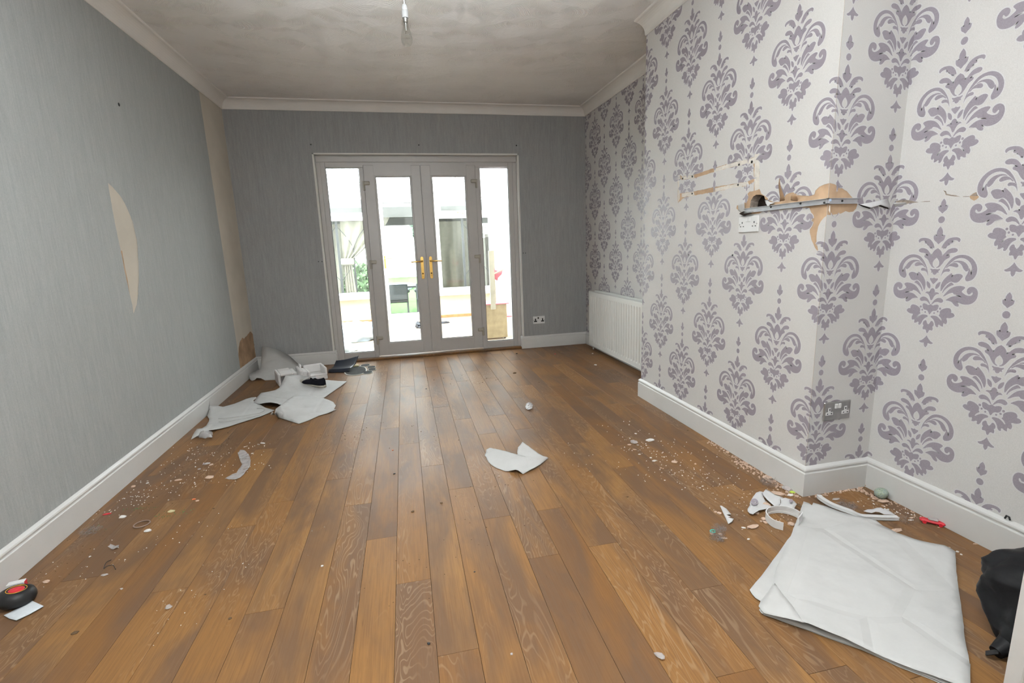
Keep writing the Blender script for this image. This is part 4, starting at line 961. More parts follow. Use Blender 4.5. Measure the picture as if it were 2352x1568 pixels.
flap(CB, [bx(962, 446), bx(970, 440), bx(984, 440), bx(992, 436)], [bx(1000, 300), bx(1001, 300), bx(1002, 301), bx(1003, 302)], .035, 'x', 'pointed curl of torn paper', 'tan_plaster')
flap(CB, [bx(700, 500), bx(722, 520), bx(740, 520)], [bx(722, 462), bx(745, 448), bx(762, 426)], .018, 'x', 'white paper curl at the left end of the tear')
flap(CB, [bx(868, 438), bx(882, 436), bx(900, 448), bx(930, 452)], [bx(893, 465), bx(903, 480), bx(915, 462), bx(930, 458)], .012, 'x', 'small white torn points')
flap(CB, [bx(1030, 436), bx(1050, 440), bx(1072, 442)], [bx(1052, 405), bx(1070, 402), bx(1092, 408)], .014, 'x', 'brown curled scrap', 'tan_plaster')
flap(CB, [bx(735, 505), bx(760, 508), bx(800, 506)], [bx(728, 522), bx(756, 535), bx(806, 520)], .02, 'x', 'dark flap drawn for the shaded gap over the socket', 'dark')  # near-black flap stands in for the dark gap above the socket
flap(SF, [sx3(1460, 464), sx3(1520, 452), sx3(1580, 440), sx3(1638, 425)], [sx3(1466, 470), sx3(1520, 486), sx3(1578, 468), sx3(1641, 489)], .009, 'y', 'lifted pale paper flap beside the rail', 'halo')
flap(NR, [nx3(1642, 490), nx3(1700, 474), nx3(1760, 462)], [nx3(1642, 462), nx3(1700, 452), nx3(1765, 450)], .010, 'x', 'lifted paper edge at the crack')
g_ = MB(); g_.prism([sxz(*q) for q in [(1450,462),(1490,466),(1540,462),(1636,445),(1641,494),(1575,473),(1520,491),(1480,478)]], 0, .0005, mtx=Matrix(((1, 0, 0, 0), (0, 0, -1, Y1-.0016), (0, 1, 0, 0), (0, 0, 0, 1))))
g_.build('flap_gap_shade', 'dark', SF)  # thin dark sheet painting the shade under the lifted flap

# ------------------------------------------------------------------ bare bulb on a flex
M['holder'] = mat('lamp_holder_plastic', (0.46, 0.465, 0.47), 0.4)
PN = thing('pendant_light', 'bare clear bulb hanging from the ceiling on a white flex', 'lamp', (.127, 2.90, ZC))
px_, py_ = .127, 2.90
o_ = MB().tube([(px_-.001, py_, ZC), (px_-.006, py_, 2.60), (px_-.002, py_, 2.50), (px_, py_, 2.445)], .0032, 8).build('flex', 'plug'); rel(o_, PN)
o_ = MB().lathe([(.045, ZC-PN.location.z), (.044, -.012), (.030, -.022), (.006, -.026), (.0001, -.026)], 24).build('ceiling_rose', 'plug', PN)
o_ = MB().lathe([(.004, 2.452), (.009, 2.449), (.0135, 2.440), (.0155, 2.425), (.0155, 2.4225), (.0148, 2.422), (.0148, 2.4205), (.0162, 2.420), (.0168, 2.388), (.0172, 2.386), (.0165, 2.384), (.014, 2.3845)], 24, mtx=Matrix.Translation((px_, py_, 0))).build('lamp_holder', 'holder'); rel(o_, PN)
o_ = MB().lathe([(.0125, 2.386), (.0125, 2.366), (.0105, 2.362), (.0001, 2.362)], 20, mtx=Matrix.Translation((px_, py_, 0))).build('bulb_cap', 'chrome'); rel(o_, PN)
gp = [(.0115, 2.364), (.0125, 2.352), (.017, 2.335), (.0245, 2.315), (.0292, 2.297), (.030, 2.283), (.0275, 2.268), (.0205, 2.256), (.010, 2.2505), (.0001, 2.2495)]
n = NT('bulb_glass'); tr_ = n.n('ShaderNodeBsdfTransparent'); tr_.inputs[0].default_value = (.93, .94, .93, 1); gg = n.n('ShaderNodeBsdfGlossy'); gg.inputs['Roughness'].default_value = .04
lw = n.n('ShaderNodeLayerWeight'); lw.inputs[0].default_value = .35; mx = n.n('ShaderNodeMixShader'); n.l(n.math('MULTIPLY', lw.outputs['Facing'], .3), mx.inputs[0]); n.l(tr_.outputs[0], mx.inputs[1]); n.l(gg.outputs[0], mx.inputs[2]); n.l(mx.outputs[0], n.out.inputs[0]); M['bulb'] = n.m
o_ = MB().lathe(gp, 28, mtx=Matrix.Translation((px_, py_, 0))).build('glass_bulb', 'bulb'); rel(o_, PN)
q = MB(); q.tube([(px_, py_, 2.362), (px_, py_, 2.325)], [.006, .003], 8); q.tube([(px_-.004, py_, 2.33), (px_-.012, py_, 2.305)], .0005, 5); q.tube([(px_+.004, py_, 2.33), (px_+.012, py_, 2.305)], .0005, 5); q.tube([(px_-.012, py_, 2.305), (px_, py_, 2.308), (px_+.012, py_, 2.305)], .0005, 5)
rel(q.build('filament_stem', 'chrome'), PN)

# ------------------------------------------------------------------ paper sheets
def sheet(name, label, bnd, m='paper', step=0.03, amp=0.004, seed=1, ctrl=(), pix=False, group=None, jagamp=0.0, cat='paper sheet', thick=.0006, iters=220, parent=None, nfreq=3.0):
    """bnd: list of (photo x, photo y, height) or Vector world points; interior relaxes to a smooth skin"""
    B = []
    for q in bnd:
        if isinstance(q, Vector): B.append(q.copy())
        else: B.append(FL(q[0], q[1], q[2]))
    # densify
    r = random.Random(seed); D3 = []
    for i, a in enumerate(B):
        b = B[(i+1) % len(B)]; k = max(1, int((b-a).length/step))
        for j in range(k):
            p = a.lerp(b, j/k)
            if j and jagamp: p += Vector((r.uniform(-jagamp, jagamp), r.uniform(-jagamp, jagamp), 0))
            D3.append(p)
    def par(p):
        if not pix: return Vector((p.x, p.y))
        d = p-CAM; z = d.dot(CF); return Vector((d.dot(CR)/z*3.0, d.dot(CU)/z*3.0))
    P2 = [par(p) for p in D3]; poly = [(p.x, p.y) for p in P2]
    x0, x1 = min(p[0] for p in poly), max(p[0] for p in poly); y0, y1 = min(p[1] for p in poly), max(p[1] for p in poly)
    pts = list(P2); y = y0+step*.5; row = 0
    bx_ = P2
    while y < y1:
        x = x0+step*.5*(row % 2)
        while x < x1:
            if inpoly(x, y, poly) and min((x-q.x)**2+(y-q.y)**2 for q in bx_) > (step*.45)**2: pts.append(Vector((x, y)))
            x += step
        y += step*.87; row += 1
    nb = len(P2)
    res = delaunay_2d_cdt(pts, [(i, (i+1) % nb) for i in range(nb)], [], 0, 1e-7)
    ov, of, orig = res[0], res[2], res[3]
    faces = [tuple(f) for f in of if inpoly(sum(ov[i].x for i in f)/len(f), sum(ov[i].y for i in f)/len(f), poly)]
    pos = [None]*len(ov); fixed = [False]*len(ov)
    for i, og in enumerate(orig):
        for o in og:
            if o < nb: pos[i] = D3[o].copy(); fixed[i] = True
    mz = sum(p.z for p in D3)/nb
    for i in range(len(ov)):
        if pos[i] is None:
            if not pix: pos[i] = Vector((ov[i].x, ov[i].y, mz))
            else:
                w_ = [1/((ov[i].x-q.x)**2+(ov[i].y-q.y)**2+1e-6) for q in P2]; s_ = sum(w_); pos[i] = sum((D3[j]*w_[j] for j in range(nb)), Vector())/s_
    for (cx_, cy_, cz_) in ctrl:                  # pinned interior points (photo x, y, height)
        c_ = FL(cx_, cy_, cz_); cp = par(c_); i = min((k for k in range(len(ov)) if not fixed[k]), key=lambda k: (ov[k].x-cp.x)**2+(ov[k].y-cp.y)**2)
        pos[i] = c_; fixed[i] = True
    nbr = [set() for _ in ov]
    for f in faces:
        for a in f:
            for b in f:
                if a != b: nbr[a].add(b)
    for _ in range(iters):
        for i in range(len(ov)):
            if not fixed[i] and nbr[i]: pos[i] = sum((pos[j] for j in nbr[i]), Vector())/len(nbr[i])
    for i in range(len(ov)):
        if not fixed[i] or pix is False:
            nz = noise.noise(Vector((pos[i].x*nfreq+seed, pos[i].y*nfreq, pos[i].z*nfreq)))+.5*noise.noise(Vector((pos[i].x*nfreq*2.3, pos[i].y*nfreq*2.3+seed, 0)))
            if pix: pos[i] += Vector((nz*amp*.5, -abs(nz)*amp, nz*amp*.4))
            else: pos[i].z += abs(nz)*amp
        pos[i].z = max(pos[i].z, .0012)
    used = sorted({i for f in faces for i in f}); mp = {i: k for k, i in enumerate(used)}
    m_ = MB().add([pos[i] for i in used], [tuple(mp[i] for i in f) for f in faces], 0, True)
    o_ = m_.build(name, m, parent); sd = o_.modifiers.new('thickness', 'SOLIDIFY'); sd.thickness = thick; sd.offset = 1
    recentre(o_)
    if parent is None: tag(o_, label, cat, group)
    return o_
Z4 = lambda a, b: (1560+a/2.97, 1050+b/2.97)
z4 = lambda a, b, z=.002: (*Z4(a, b), z)
sheet('lining_paper', 'lowest white lining sheet of the big pile, its torn corner showing at the left', [z4(848,308,.002), z4(905,332,.002), z4(1200,407,.002), z4(1480,522,.002), z4(1850,640,.002), z4(1895,852,.002), z4(1945,1245,.002), z4(1978,1420,.002), z4(1985,1640,.002), z4(1700,1508,.001), z4(1500,1432,.001), z4(1240,1312,.001), z4(1000,1228,.001), z4(760,1140,.001), z4(575,1075,.001), z4(600,1010,.002), z4(553,980,.003), z4(520,960,.006), z4(498,935,.006), z4(480,905,.006), z4(520,855,.004), z4(590,770,.002), z4(640,700,.002), z4(700,620,.002), z4(760,540,.002), z4(800,430,.002)], amp=.002, seed=3, jagamp=.0015, step=.035)
sheet('lining_paper', 'middle white lining sheet of the big pile, seen along the front edge', [z4(870,330,.005), z4(1200,412,.005), z4(1480,530,.005), z4(1860,650,.005), z4(1900,852,.005), z4(1950,1245,.006), z4(1983,1420,.006), z4(1988,1620,.006), z4(1700,1497,.006), z4(1500,1420,.006), z4(1240,1304,.006), z4(1000,1222,.006), z4(760,1130,.005), z4(590,1078,.006), z4(560,1062,.008), z4(545,1040,.009), z4(650,840,.005), z4(720,660,.005), z4(800,480,.005)], amp=.002, seed=5, step=.04)
sheet('lining_paper', 'large creased white lining sheet on top of the pile by the right wall', [z4(848,303,.010), z4(885,318,.010), z4(905,334,.010), z4(914,317,.012), z4(1000,343,.012), z4(1090,373,.014), z4(1200,403,.014), z4(1310,418,.014), z4(1342,431,.014), z4(1388,468,.012), z4(1480,519,.012), z4(1600,560,.016), z4(1720,588,.018), z4(1810,606,.018), z4(1850,626,.016), z4(1884,650,.014), z4(1890,750,.014), z4(1898,850,.014), z4(1922,1010,.014), z4(1950,1245,.016), z4(1980,1410,.016), z4(1986,1420,.016), z4(1988,1600,.016), z4(1800,1525,.014), z4(1600,1452,.012), z4(1520,1418,.016), z4(1380,1358,.012), z4(1260,1300,.020), z4(1130,1235,.026), z4(1000,1185,.034), z4(880,1132,.038), z4(760,1105,.028), z4(640,1082,.014), z4(575,1066,.010), z4(555,1045,.010), z4(541,1022,.010), z4(556,985,.010), z4(600,930,.012), z4(640,880,.012), z4(655,790,.012), z4(690,700,.012), z4(720,625,.012), z4(770,520,.012), z4(808,420,.012)],
      amp=.010, seed=8, step=.026, ctrl=[(*Z4(880,1000), .030), (*Z4(1250,850), .026), (*Z4(1420,960), .028), (*Z4(1650,1150), .022), (*Z4(900,730), .020), (*Z4(1250,640), .010), (*Z4(1100,980), .012), (*Z4(1500,800), .012)], nfreq=4.2, jagamp=.0012)
fc_ = sheet('folded_corner', '', [z4(652,858,.020), z4(700,925,.024), z4(770,1010,.034), z4(850,1128,.043), z4(760,1104,.034), z4(640,1080,.020), z4(578,1064,.016), z4(560,1043,.016), z4(548,1022,.016), z4(562,985,.016), z4(605,930,.018)], amp=.001, seed=44, step=.02)
for k_ in ('label', 'category'): del fc_[k_]
_top = bpy.data.objects['lining_paper.002']; fc_.location -= _top.location; fc_.parent = _top
# small folded sheet in mid floor
Zk = lambda a, b: (1080+a/10.69, 990+b/10.69)
zk = lambda a, b, z=.002: (*Zk(a, b), z)
sm_ = sheet('torn_paper', 'small torn white paper with a folded corner alone in mid floor', [zk(480,412,.004), zk(700,455,.006), zk(900,505,.010), zk(1150,572,.018), zk(1320,615,.028), zk(1500,640,.036), zk(1650,630,.034), zk(1800,616,.026), zk(1880,635,.016), zk(1926,668,.006), zk(1700,830,.010), zk(1500,935,.012), zk(1295,1053,.002), zk(1240,1010,.012), zk(1180,965,.022), zk(1110,945,.024), zk(1020,965,.014), zk(940,985,.003), zk(860,985,.002), zk(780,955,.002), zk(640,905,.002), zk(520,830,.002), zk(440,750,.002), zk(395,640,.002), zk(355,600,.004), zk(385,530,.004), zk(400,450,.004)], amp=.002, seed=2, step=.012, jagamp=.0012)
fl_ = sheet('folded_corner', '', [zk(1285,258,.030), zk(1400,345,.026), zk(1550,455,.024), zk(1680,550,.022), zk(1800,616,.022), zk(1650,640,.028), zk(1480,650,.028), zk(1300,618,.022), zk(1160,575,.014), zk(1158,500,.014), zk(1170,400,.018), zk(1225,340,.022)], amp=.001, seed=4, step=.012, jagamp=.0010, parent=None)
for k_ in ('label', 'category'): del fl_[k_]
fl_.location -= sm_.location; fl_.parent = sm_
# pile in the far left corner
ZA = lambda a, b: (430+a/4.126, 740+b/4.126)
za = lambda a, b, z=.002: (*ZA(a, b), z)
yA = lambda a, b, y: PY(*ZA(a, b), y)
sheet('lining_paper', 'white sheet leaning up against the wall in the far left corner', [yA(710,230,D-.03), yA(760,236,D-.03), yA(830,250,D-.03), yA(900,280,D-.03), yA(960,310,D-.03), yA(1000,345,D-.03), yA(1060,400,D-.05), FL(*ZA(1090,470), .03), FL(*ZA(1000,530), .004), FL(*ZA(880,545), .002), FL(*ZA(780,548), .002), FL(*ZA(740,551), .004), FL(*ZA(700,530), .022), FL(*ZA(660,527), .028), FL(*ZA(640,545), .012), FL(*ZA(615,554), .002), FL(*ZA(598,545), .010), FL(*ZA(588,515), .030), FL(*ZA(586,495), .040), FL(*ZA(640,462), .040), PX(*ZA(695,440), XL+.12), yA(703,330,D-.12), yA(706,280,D-.06)],
      pix=True, amp=.006, seed=6, step=.05)
sheet('lining_paper', 'wide white sheet under the shoe in the left pile', [za(930,505,.13), za(1000,500,.10), za(1080,505,.09), za(1180,520,.07), za(1250,545,.02), za(1330,547,.004), za(1430,556,.004), za(1515,560,.004), za(1450,612,.004), za(1370,665,.004), za(1290,720,.004), za(1180,745,.004), za(1000,790,.004), za(890,784,.03), za(850,770,.045), za(790,760,.05), za(740,764,.045), za(680,776,.03), za(630,757,.03), za(660,712,.03), za(702,668,.03), za(770,658,.04), za(835,643,.05), za(872,622,.06), za(905,560,.09)], amp=.004, seed=9, step=.035, ctrl=[(*ZA(1190,610), .004), (*ZA(1100,590), .010), (*ZA(1000,650), .02)])
sheet('lining_paper', 'curling white sheet at the front of the left pile', [za(1000,702,.05), za(1100,700,.03), za(1200,702,.02), za(1290,718,.012), za(1340,736,.010), za(1385,756,.010), za(1408,790,.010), za(1392,822,.008), za(1415,826,.006), za(1330,862,.006), za(1250,885,.004), za(1150,930,.003), za(1060,962,.003), za(1000,945,.004), za(970,934,.006), za(900,914,.006), za(860,902,.010), za(825,880,.022), za(790,876,.045), za(805,845,.065), za(870,800,.075), za(930,750,.07)], amp=.003, seed=12, step=.03, ctrl=[(*ZA(880,860), .055), (*ZA(950,800), .065), (*ZA(1100,820), .012)])
q_ = MB(); pts_ = [FL(*ZA(785,878), .045), FL(*ZA(800,895), .024), FL(*ZA(825,905), .006), FL(*ZA(860,903), .010)]
sheet('lining_paper', 'long white sheet running to the left skirting, creased with two grooves', [PX(*ZA(213,745), XL+.022), PX(*ZA(212,790), XL+.025), za(290,792,.03), za(340,802,.02), za(450,770,.02), za(560,725,.02), za(610,712,.02), za(652,708,.03), za(657,716,.03), za(625,742,.03), za(655,762,.028), za(700,785,.026), za(740,808,.022), za(785,822,.012), za(830,833,.006), za(760,865,.006), za(700,890,.006), za(560,935,.006), za(400,986,.006), za(300,1012,.010), za(210,1024,.020), za(100,1075,.012), za(36,1112,.004), za(48,1080,.014), za(70,1040,.020), za(92,1010,.022), za(140,1006,.020), za(180,980,.014), za(206,940,.012), za(208,915,.012), za(190,888,.012), za(205,830,.03)],
      amp=.004, seed=14, step=.03, ctrl=[(*ZA(600,800), .035), (*ZA(500,850), .02), (*ZA(350,900), .014)])
gq = MB()
for pts_ in ([(295,912),(400,905),(500,890),(600,875),(680,862),(725,840),(735,825),(715,815),(660,815)], [(300,940),(400,935),(520,915),(620,895),(690,878)]):
    gq.tube([FL(*ZA(a, b), .028 if a > 400 else .021) for a, b in pts_], .0022, 5)
gq = gq.build('paper_crease', 'paper'); recentre(gq); tag(gq, 'raised crease ridges on the long left sheet', 'crease')

# ------------------------------------------------------------------ things in the far left pile
M['foam'] = mat('white_foam', (0.83, 0.81, 0.80), 0.75, 0.2, var=0.02, bstr=0.1, bscale=250)
M['navy'] = mat('navy_plastic', (0.012, 0.016, 0.028), 0.38, 0.5, var=0.3)
M['mat_grey'] = mat('grey_ribbed_mat', (0.075, 0.076, 0.074), 0.9, 0.1, var=0.25, nscale=90, bstr=0.6, bscale=300)
M['mat_edge'] = mat('pale_mat_edge', (0.50, 0.50, 0.46), 0.7)
M['yellow_foam'] = mat('yellow_sponge', (0.62, 0.56, 0.33), 0.85)
M['canvas_black'] = mat('black_shoe_canvas', (0.012, 0.012, 0.017), 0.85, 0.15, var=0.3, bstr=0.4, bscale=500)
M['rubber_white'] = mat('aged_white_rubber', (0.50, 0.47, 0.40), 0.6, var=0.15, nscale=30)
M['lace'] = mat('white_laces', (0.72, 0.70, 0.67), 0.8)
M['lining'] = mat('grey_lining', (0.42, 0.42, 0.44), 0.8)
def frame2(origin, xdir, scale=1.0):
    x = Vector(xdir); x.z = 0; x.normalize(); y = Vector((-x.y, x.x, 0)); m_ = Matrix.Identity(4)
    for i in range(3): m_[i][0], m_[i][1], m_[i][2], m_[i][3] = x[i]*scale, y[i]*scale, (0, 0, 1)[i]*scale, origin[i]
    return m_
a_ = FL(*ZA(872, 612)); b_ = FL(*ZA(1335, 535)); Lf = (b_-a_).length
fm = frame2(a_, b_-a_)
W_, H_ = .245, .115
fo = MB()
def fb(x0, x1, y0, y1, z0, z1, bev=.006): fo.box((x0*Lf, y0*W_, z0*H_), (x1*Lf, y1*W_, z1*H_), 0, bev)
# left block: hollow cell open to the front
fb(0, .05, 0, 1, 0, 1); fb(.05, .30, .55, 1, 0, 1); fb(.05, .30, 0, .55, .80, 1); fb(.05, .30, 0, .55, 0, .22); fb(.24, .30, 0, .55, .22, .80)
# middle steps
fb(.30, .38, .12, .95, .15, .92); fb(.38, .52, .05, .98, 0, .62); fb(.44, .50, 0, 1, .0, 1.02); fb(.52, .60, .18, .90, 0, .86)
# right tray
fb(.60, 1.0, 0, 1, 0, .34); fb(.60, 1.0, .86, 1, .34, 1.0); fb(.60, 1.0, 0, .10, .34, .52); fb(.95, 1.0, 0, 1, .34, 1.0); fb(.60, .65, 0, 1, .34, .80)
fb(.50, .54, .70, 1.0, .62, 1.22)
o_ = fo.build('foam_packing', 'foam'); o_.matrix_world = fm; tag(o_, 'moulded white polystyrene packing piece in the left pile', 'packaging')
# navy tray
a_ = FL(*ZA(1335, 480)); b_ = FL(*ZA(1500, 478)); m4 = frame2(a_, b_-a_); L_ = (FL(*ZA(1545, 470))-a_).length
q_ = MB(); nn = 10; vs = []
for i in range(nn+1):
    u = i/nn
    for j, (yy, zz) in enumerate([(0, .0), (.02, .028), (.07, .022), (.14, .035), (.20, .075), (.205, .078)]):
        vs.append((u*L_*(1 if j < 3 else 1.06), yy+.03*u*(j > 3), zz*(1+.55*u*u)+.003))
q_.add(vs, [(i*6+j, (i+1)*6+j, (i+1)*6+j+1, i*6+j+1) for i in range(nn) for j in range(5)], 0, True)
o_ = q_.build('plastic_tray', 'navy'); o_.matrix_world = m4; sd = o_.modifiers.new('s', 'SOLIDIFY'); sd.thickness = .004; tag(o_, 'dark navy curved plastic tray beside the foam packing', 'tray')
# sponge block and paw mat
p = FL(*ZA(1583, 425)); o_ = MB().box((-.045, -.018, 0), (.045, .018, .022), 0, .004).build('sponge', 'yellow_foam', None, p); o_.rotation_euler = (0, 0, .12); tag(o_, 'small pale yellow foam block at the back of the paw mat', 'foam')
pm = thing('paw_mat', 'grey paw-shaped mat with pale edging near the glazed doors', 'mat', tuple(FL(*ZA(1600, 460))))
def padpoly(cx_, cy_, rx, ry, rot=0, n_=26, pw=1.0):
    out = []
    for a in range(n_):
        t = 2*math.pi*a/n_; x = math.copysign(abs(math.cos(t))**pw, math.cos(t))*rx; y = math.copysign(abs(math.sin(t))**pw, math.sin(t))*ry
        out.append((cx_+x*math.cos(rot)-y*math.sin(rot), cy_+x*math.sin(rot)+y*math.cos(rot)))
    return out
def mm(a, b): 
    q = FL(*ZA(a, b)); return q.x-pm.location.x, q.y-pm.location.y
def pad(cx_, cy_, wpx, hpx, nm):
    x0, y0 = mm(cx_, cy_); rx = (FL(*ZA(cx_+wpx, cy_))-FL(*ZA(cx_-wpx, cy_))).length/2; ry = (FL(*ZA(cx_, cy_-hpx))-FL(*ZA(cx_, cy_+hpx))).length/2
    o_ = MB().prism(padpoly(x0, y0, rx, ry, .1, pw=.85), 0, .005).build(nm, 'mat_edge', pm)
    o2 = MB().prism(padpoly(x0, y0, rx-(.011 if nm[0] == 'p' else .005), ry-(.016 if nm[0] == 'p' else .007), .1, pw=.85), .004, .0075).build('ribbed_top', 'mat_grey', o_)
pad(1596, 461, 98, 41, 'palm_pad')
for q in [(1688, 410, 42, 10), (1745, 427, 38, 10), (1752, 449, 36, 11), (1712, 477, 42, 13)]: pad(*q, 'toe_pad')
# canvas shoe
def shoe(name, label, heel, toe, scale=1.0):
    t = thing(name, label, 'shoe'); L = (toe-heel).length; t.matrix_world = frame2(heel, toe-heel, 1.12)
    def outline(f):                                    # half widths (inner, outer) along the sole, f 0 heel .. 1 toe
        wv = [(0, .0), (.02, .018), (.08, .030), (.2, .033), (.38, .030), (.55, .036), (.70, .043), (.82, .042), (.92, .032), (.97, .020), (1, .0)]
        for (a, x), (b, y) in zip(wv, wv[1:]):
            if a <= f <= b: return x+(y-x)*(f-a)/(b-a)
        return 0
    N = 22; fs_ = [0.0, .01, .03, .06]+[.1+.8*i/(N-1) for i in range(N)]+[.94, .97, .99, 1.0]
    left = [(f*L, outline(f)) for f in fs_]; right = [(f*L, -outline(f)) for f in fs_[::-1]]
    poly = left+right[1:-1]
    MB().prism(poly, 0, .024).build('sole', 'rubber_white', t)
    q = MB().prism([(x*1.0, y*1.03) for x, y in poly], .008, .011); q.build('sole_stripe', 'canvas_black', t)
    def top(f): 
        wv = [(0, .075), (.05, .082), (.15, .072), (.30, .062), (.42, .074), (.55, .066), (.70, .050), (.80, .043), (.92, .040), (1, .025)]
        for (a, x), (b, y) in zip(wv, wv[1:]):
            if a <= f <= b: return x+(y-x)*(f-a)/(b-a)
        return .03
    U = MB(); vs = []; K = 9; F = [.015, .05, .1, .16, .22, .28, .34, .40, .46, .52, .58, .64, .70]
    for f in F:
        wd = outline(f)*.94+.001; h = top(f)
        for k in range(K):
            a = math.pi*k/(K-1); open_ = f < .40
            y = math.cos(a)*wd*(1 if not open_ else 1); z = .022+(h-.022)*math.sin(a)**.55
            if open_ and 3 <= k <= 5: z = h-.0; y = math.cos(a)*wd*.9
            vs.append((f*L, y, z))
    fcs = []
    for i in range(len(F)-1):
        for k in range(K-1):
            if F[i+1] <= .40 and k in (3, 4): continue
            fcs.append((i*K+k, (i+1)*K+k, (i+1)*K+k+1, i*K+k+1))
    fcs.append(tuple(range(K)))
    U.add(vs, fcs, 0, True); o_ = U.build('upper', 'canvas_black', t); sd = o_.modifiers.new('s', 'SOLIDIFY'); sd.thickness = .003; sd.offset = 1
    U = MB(); vs = []; F2 = [.69, .74, .80, .86, .91, .95, .98, 1.0]
    for f in F2:
        wd = outline(min(f, .995))*.95+.001; h = top(f)
        for k in range(K):
            a = math.pi*k/(K-1); vs.append((f*L, math.cos(a)*wd, .022+(h-.022)*math.sin(a)**.6*(1 if f < .97 else .6)))
    U.add(vs, [(i*K+k, (i+1)*K+k, (i+1)*K+k+1, i*K+k+1) for i in range(len(F2)-1) for k in range(K-1)], 0, True); U.build('toe_cap', 'rubber_white', t)
    MB().box((.07*L, -.02, .02), (.40*L, .02, .03), 0, .004).build('insole', 'lining', t)
    U = MB(); U.add([(.36*L, -.018, .070), (.36*L, .018, .070), (.42*L, .020, .085), (.42*L, -.020, .085), (.70*L, .016, .054), (.70*L, -.016, .054)], [(0, 1, 2, 3), (3, 2, 4, 5)], 0, True); U.build('tongue', 'lining', t)
    for i in range(5):
        f = .44+.055*i; h = top(f)+.004
        MB().tube([(f*L, -.024, h-.012), (f*L+.004, -.012, h), (f*L+.010, .012, h), (f*L+.012, .024, h-.012)], .0024, 6).build('lace', 'lace', t)
    MB().tube([(.44*L, 0, top(.44)+.006), (.40*L, -.02, top(.44)+.015), (.45*L, -.035, .06), (.52*L, -.032, .055), (.47*L, -.01, top(.44)+.008)], .0022, 6).build('lace', 'lace', t)
    return t
hz_ = Vector((0, 0, .012))
shoe('canvas_shoe', 'black canvas shoe with white laces lying on the sheets of the left pile', FL(*ZA(1312, 634))+hz_, FL(*ZA(1080, 603))+hz_)

# ------------------------------------------------------------------ clear plastic scraps
n = NT('clear_film'); tt_ = n.n('ShaderNodeBsdfTransparent'); tt_.inputs[0].default_value = (.90, .88, .88, 1); gg = n.n('ShaderNodeBsdfPrincipled')
gg.inputs['Base Color'].default_value = (.92, .91, .92, 1); gg.inputs['Roughness'].default_value = .18; gg.inputs['Specular IOR Level'].default_value = .8
mx = n.n('ShaderNodeMixShader'); mx.inputs[0].default_value = .33; n.l(tt_.outputs[0], mx.inputs[1]); n.l(gg.outputs[0], mx.inputs[2]); n.l(mx.outputs[0], n.out.inputs[0]); M['film'] = n.m
n = NT('dust_fluff'); tt_ = n.n('ShaderNodeBsdfTransparent'); gg = n.n('ShaderNodeBsdfDiffuse'); gg.inputs[0].default_value = (.50, .45, .43, 1)
mx = n.n('ShaderNodeMixShader'); mx.inputs[0].default_value = .40; n.l(tt_.outputs[0], mx.inputs[1]); n.l(gg.outputs[0], mx.inputs[2]); n.l(mx.outputs[0], n.out.inputs[0]); M['fluff'] = n.m
def film(name, label, outline, hgt, seed, cat='plastic film', step=.012):
    r = random.Random(seed); b = [(x, y, abs(r.gauss(0, hgt*.6))+.001) for x, y in outline]
    xs = sum(q[0] for q in outline)/len(outline); ys = sum(q[1] for q in outline)/len(outline)
    return sheet(name, label, b, m='film', step=step, amp=hgt, seed=seed, cat=cat, nfreq=28, iters=30, thick=.0004)
film('clear_plastic_strip', 'curved strip of clear plastic film on the left of the floor', [ZA(*q) for q in [(478,1240),(500,1215),(528,1208),(560,1230),(590,1270),(603,1310),(598,1360),(575,1400),(540,1440),(500,1475),(470,1488),(410,1490),(355,1482),(380,1465),(430,1440),(470,1425),(500,1380),(520,1350),(505,1320),(490,1280)]], .014, 21)
film('clear_plastic_scrap', 'crumpled clear plastic under the end of the long left sheet', [ZA(*q) for q in [(85,1095),(120,1060),(170,1035),(225,1035),(243,1060),(240,1100),(190,1105),(130,1100)]], .022, 22)
Z5 = lambda a, b: (a/2.76, 1000+b/2.76)
film('clear_plastic_scrap', 'small clear plastic scrap on the left near the skirting', [Z5(*q) for q in [(683,708),(700,692),(730,700),(755,695),(750,712),(720,725),(700,715)]], .008, 23, step=.008)
film('clear_plastic_scrap', 'clear plastic scrap low in the left foreground', [Z5(*q) for q in [(1043,1100),(1052,1078),(1075,1068),(1097,1084),(1080,1096),(1060,1102)]], .008, 24, step=.008)
film('clear_plastic_scrap', 'small silvery film scrap in the front of the floor', [(1140+a/3.92, 1380+b/3.92) for a, b in [(1415,465),(1450,462),(1490,475),(1518,505),(1515,532),(1490,530),(1455,508),(1430,490)]], .006, 25, step=.008)
film('clear_plastic_scrap', 'clear crumpled wisp on the floor between the radiator and the middle sheet', [(1206,936),(1209,927),(1218,924),(1224,930),(1222,939),(1212,942)], .012, 26, step=.008)
# brown scrap at the threshold
film('brown_leaf_scrap', 'crumpled brown scrap by the threshold of the glazed doors', [(904,812),(908,806),(916,805),(921,811),(930,815),(922,819),(910,818)], .018, 27, cat='scrap', step=.01).data.materials[0] = M['pine']

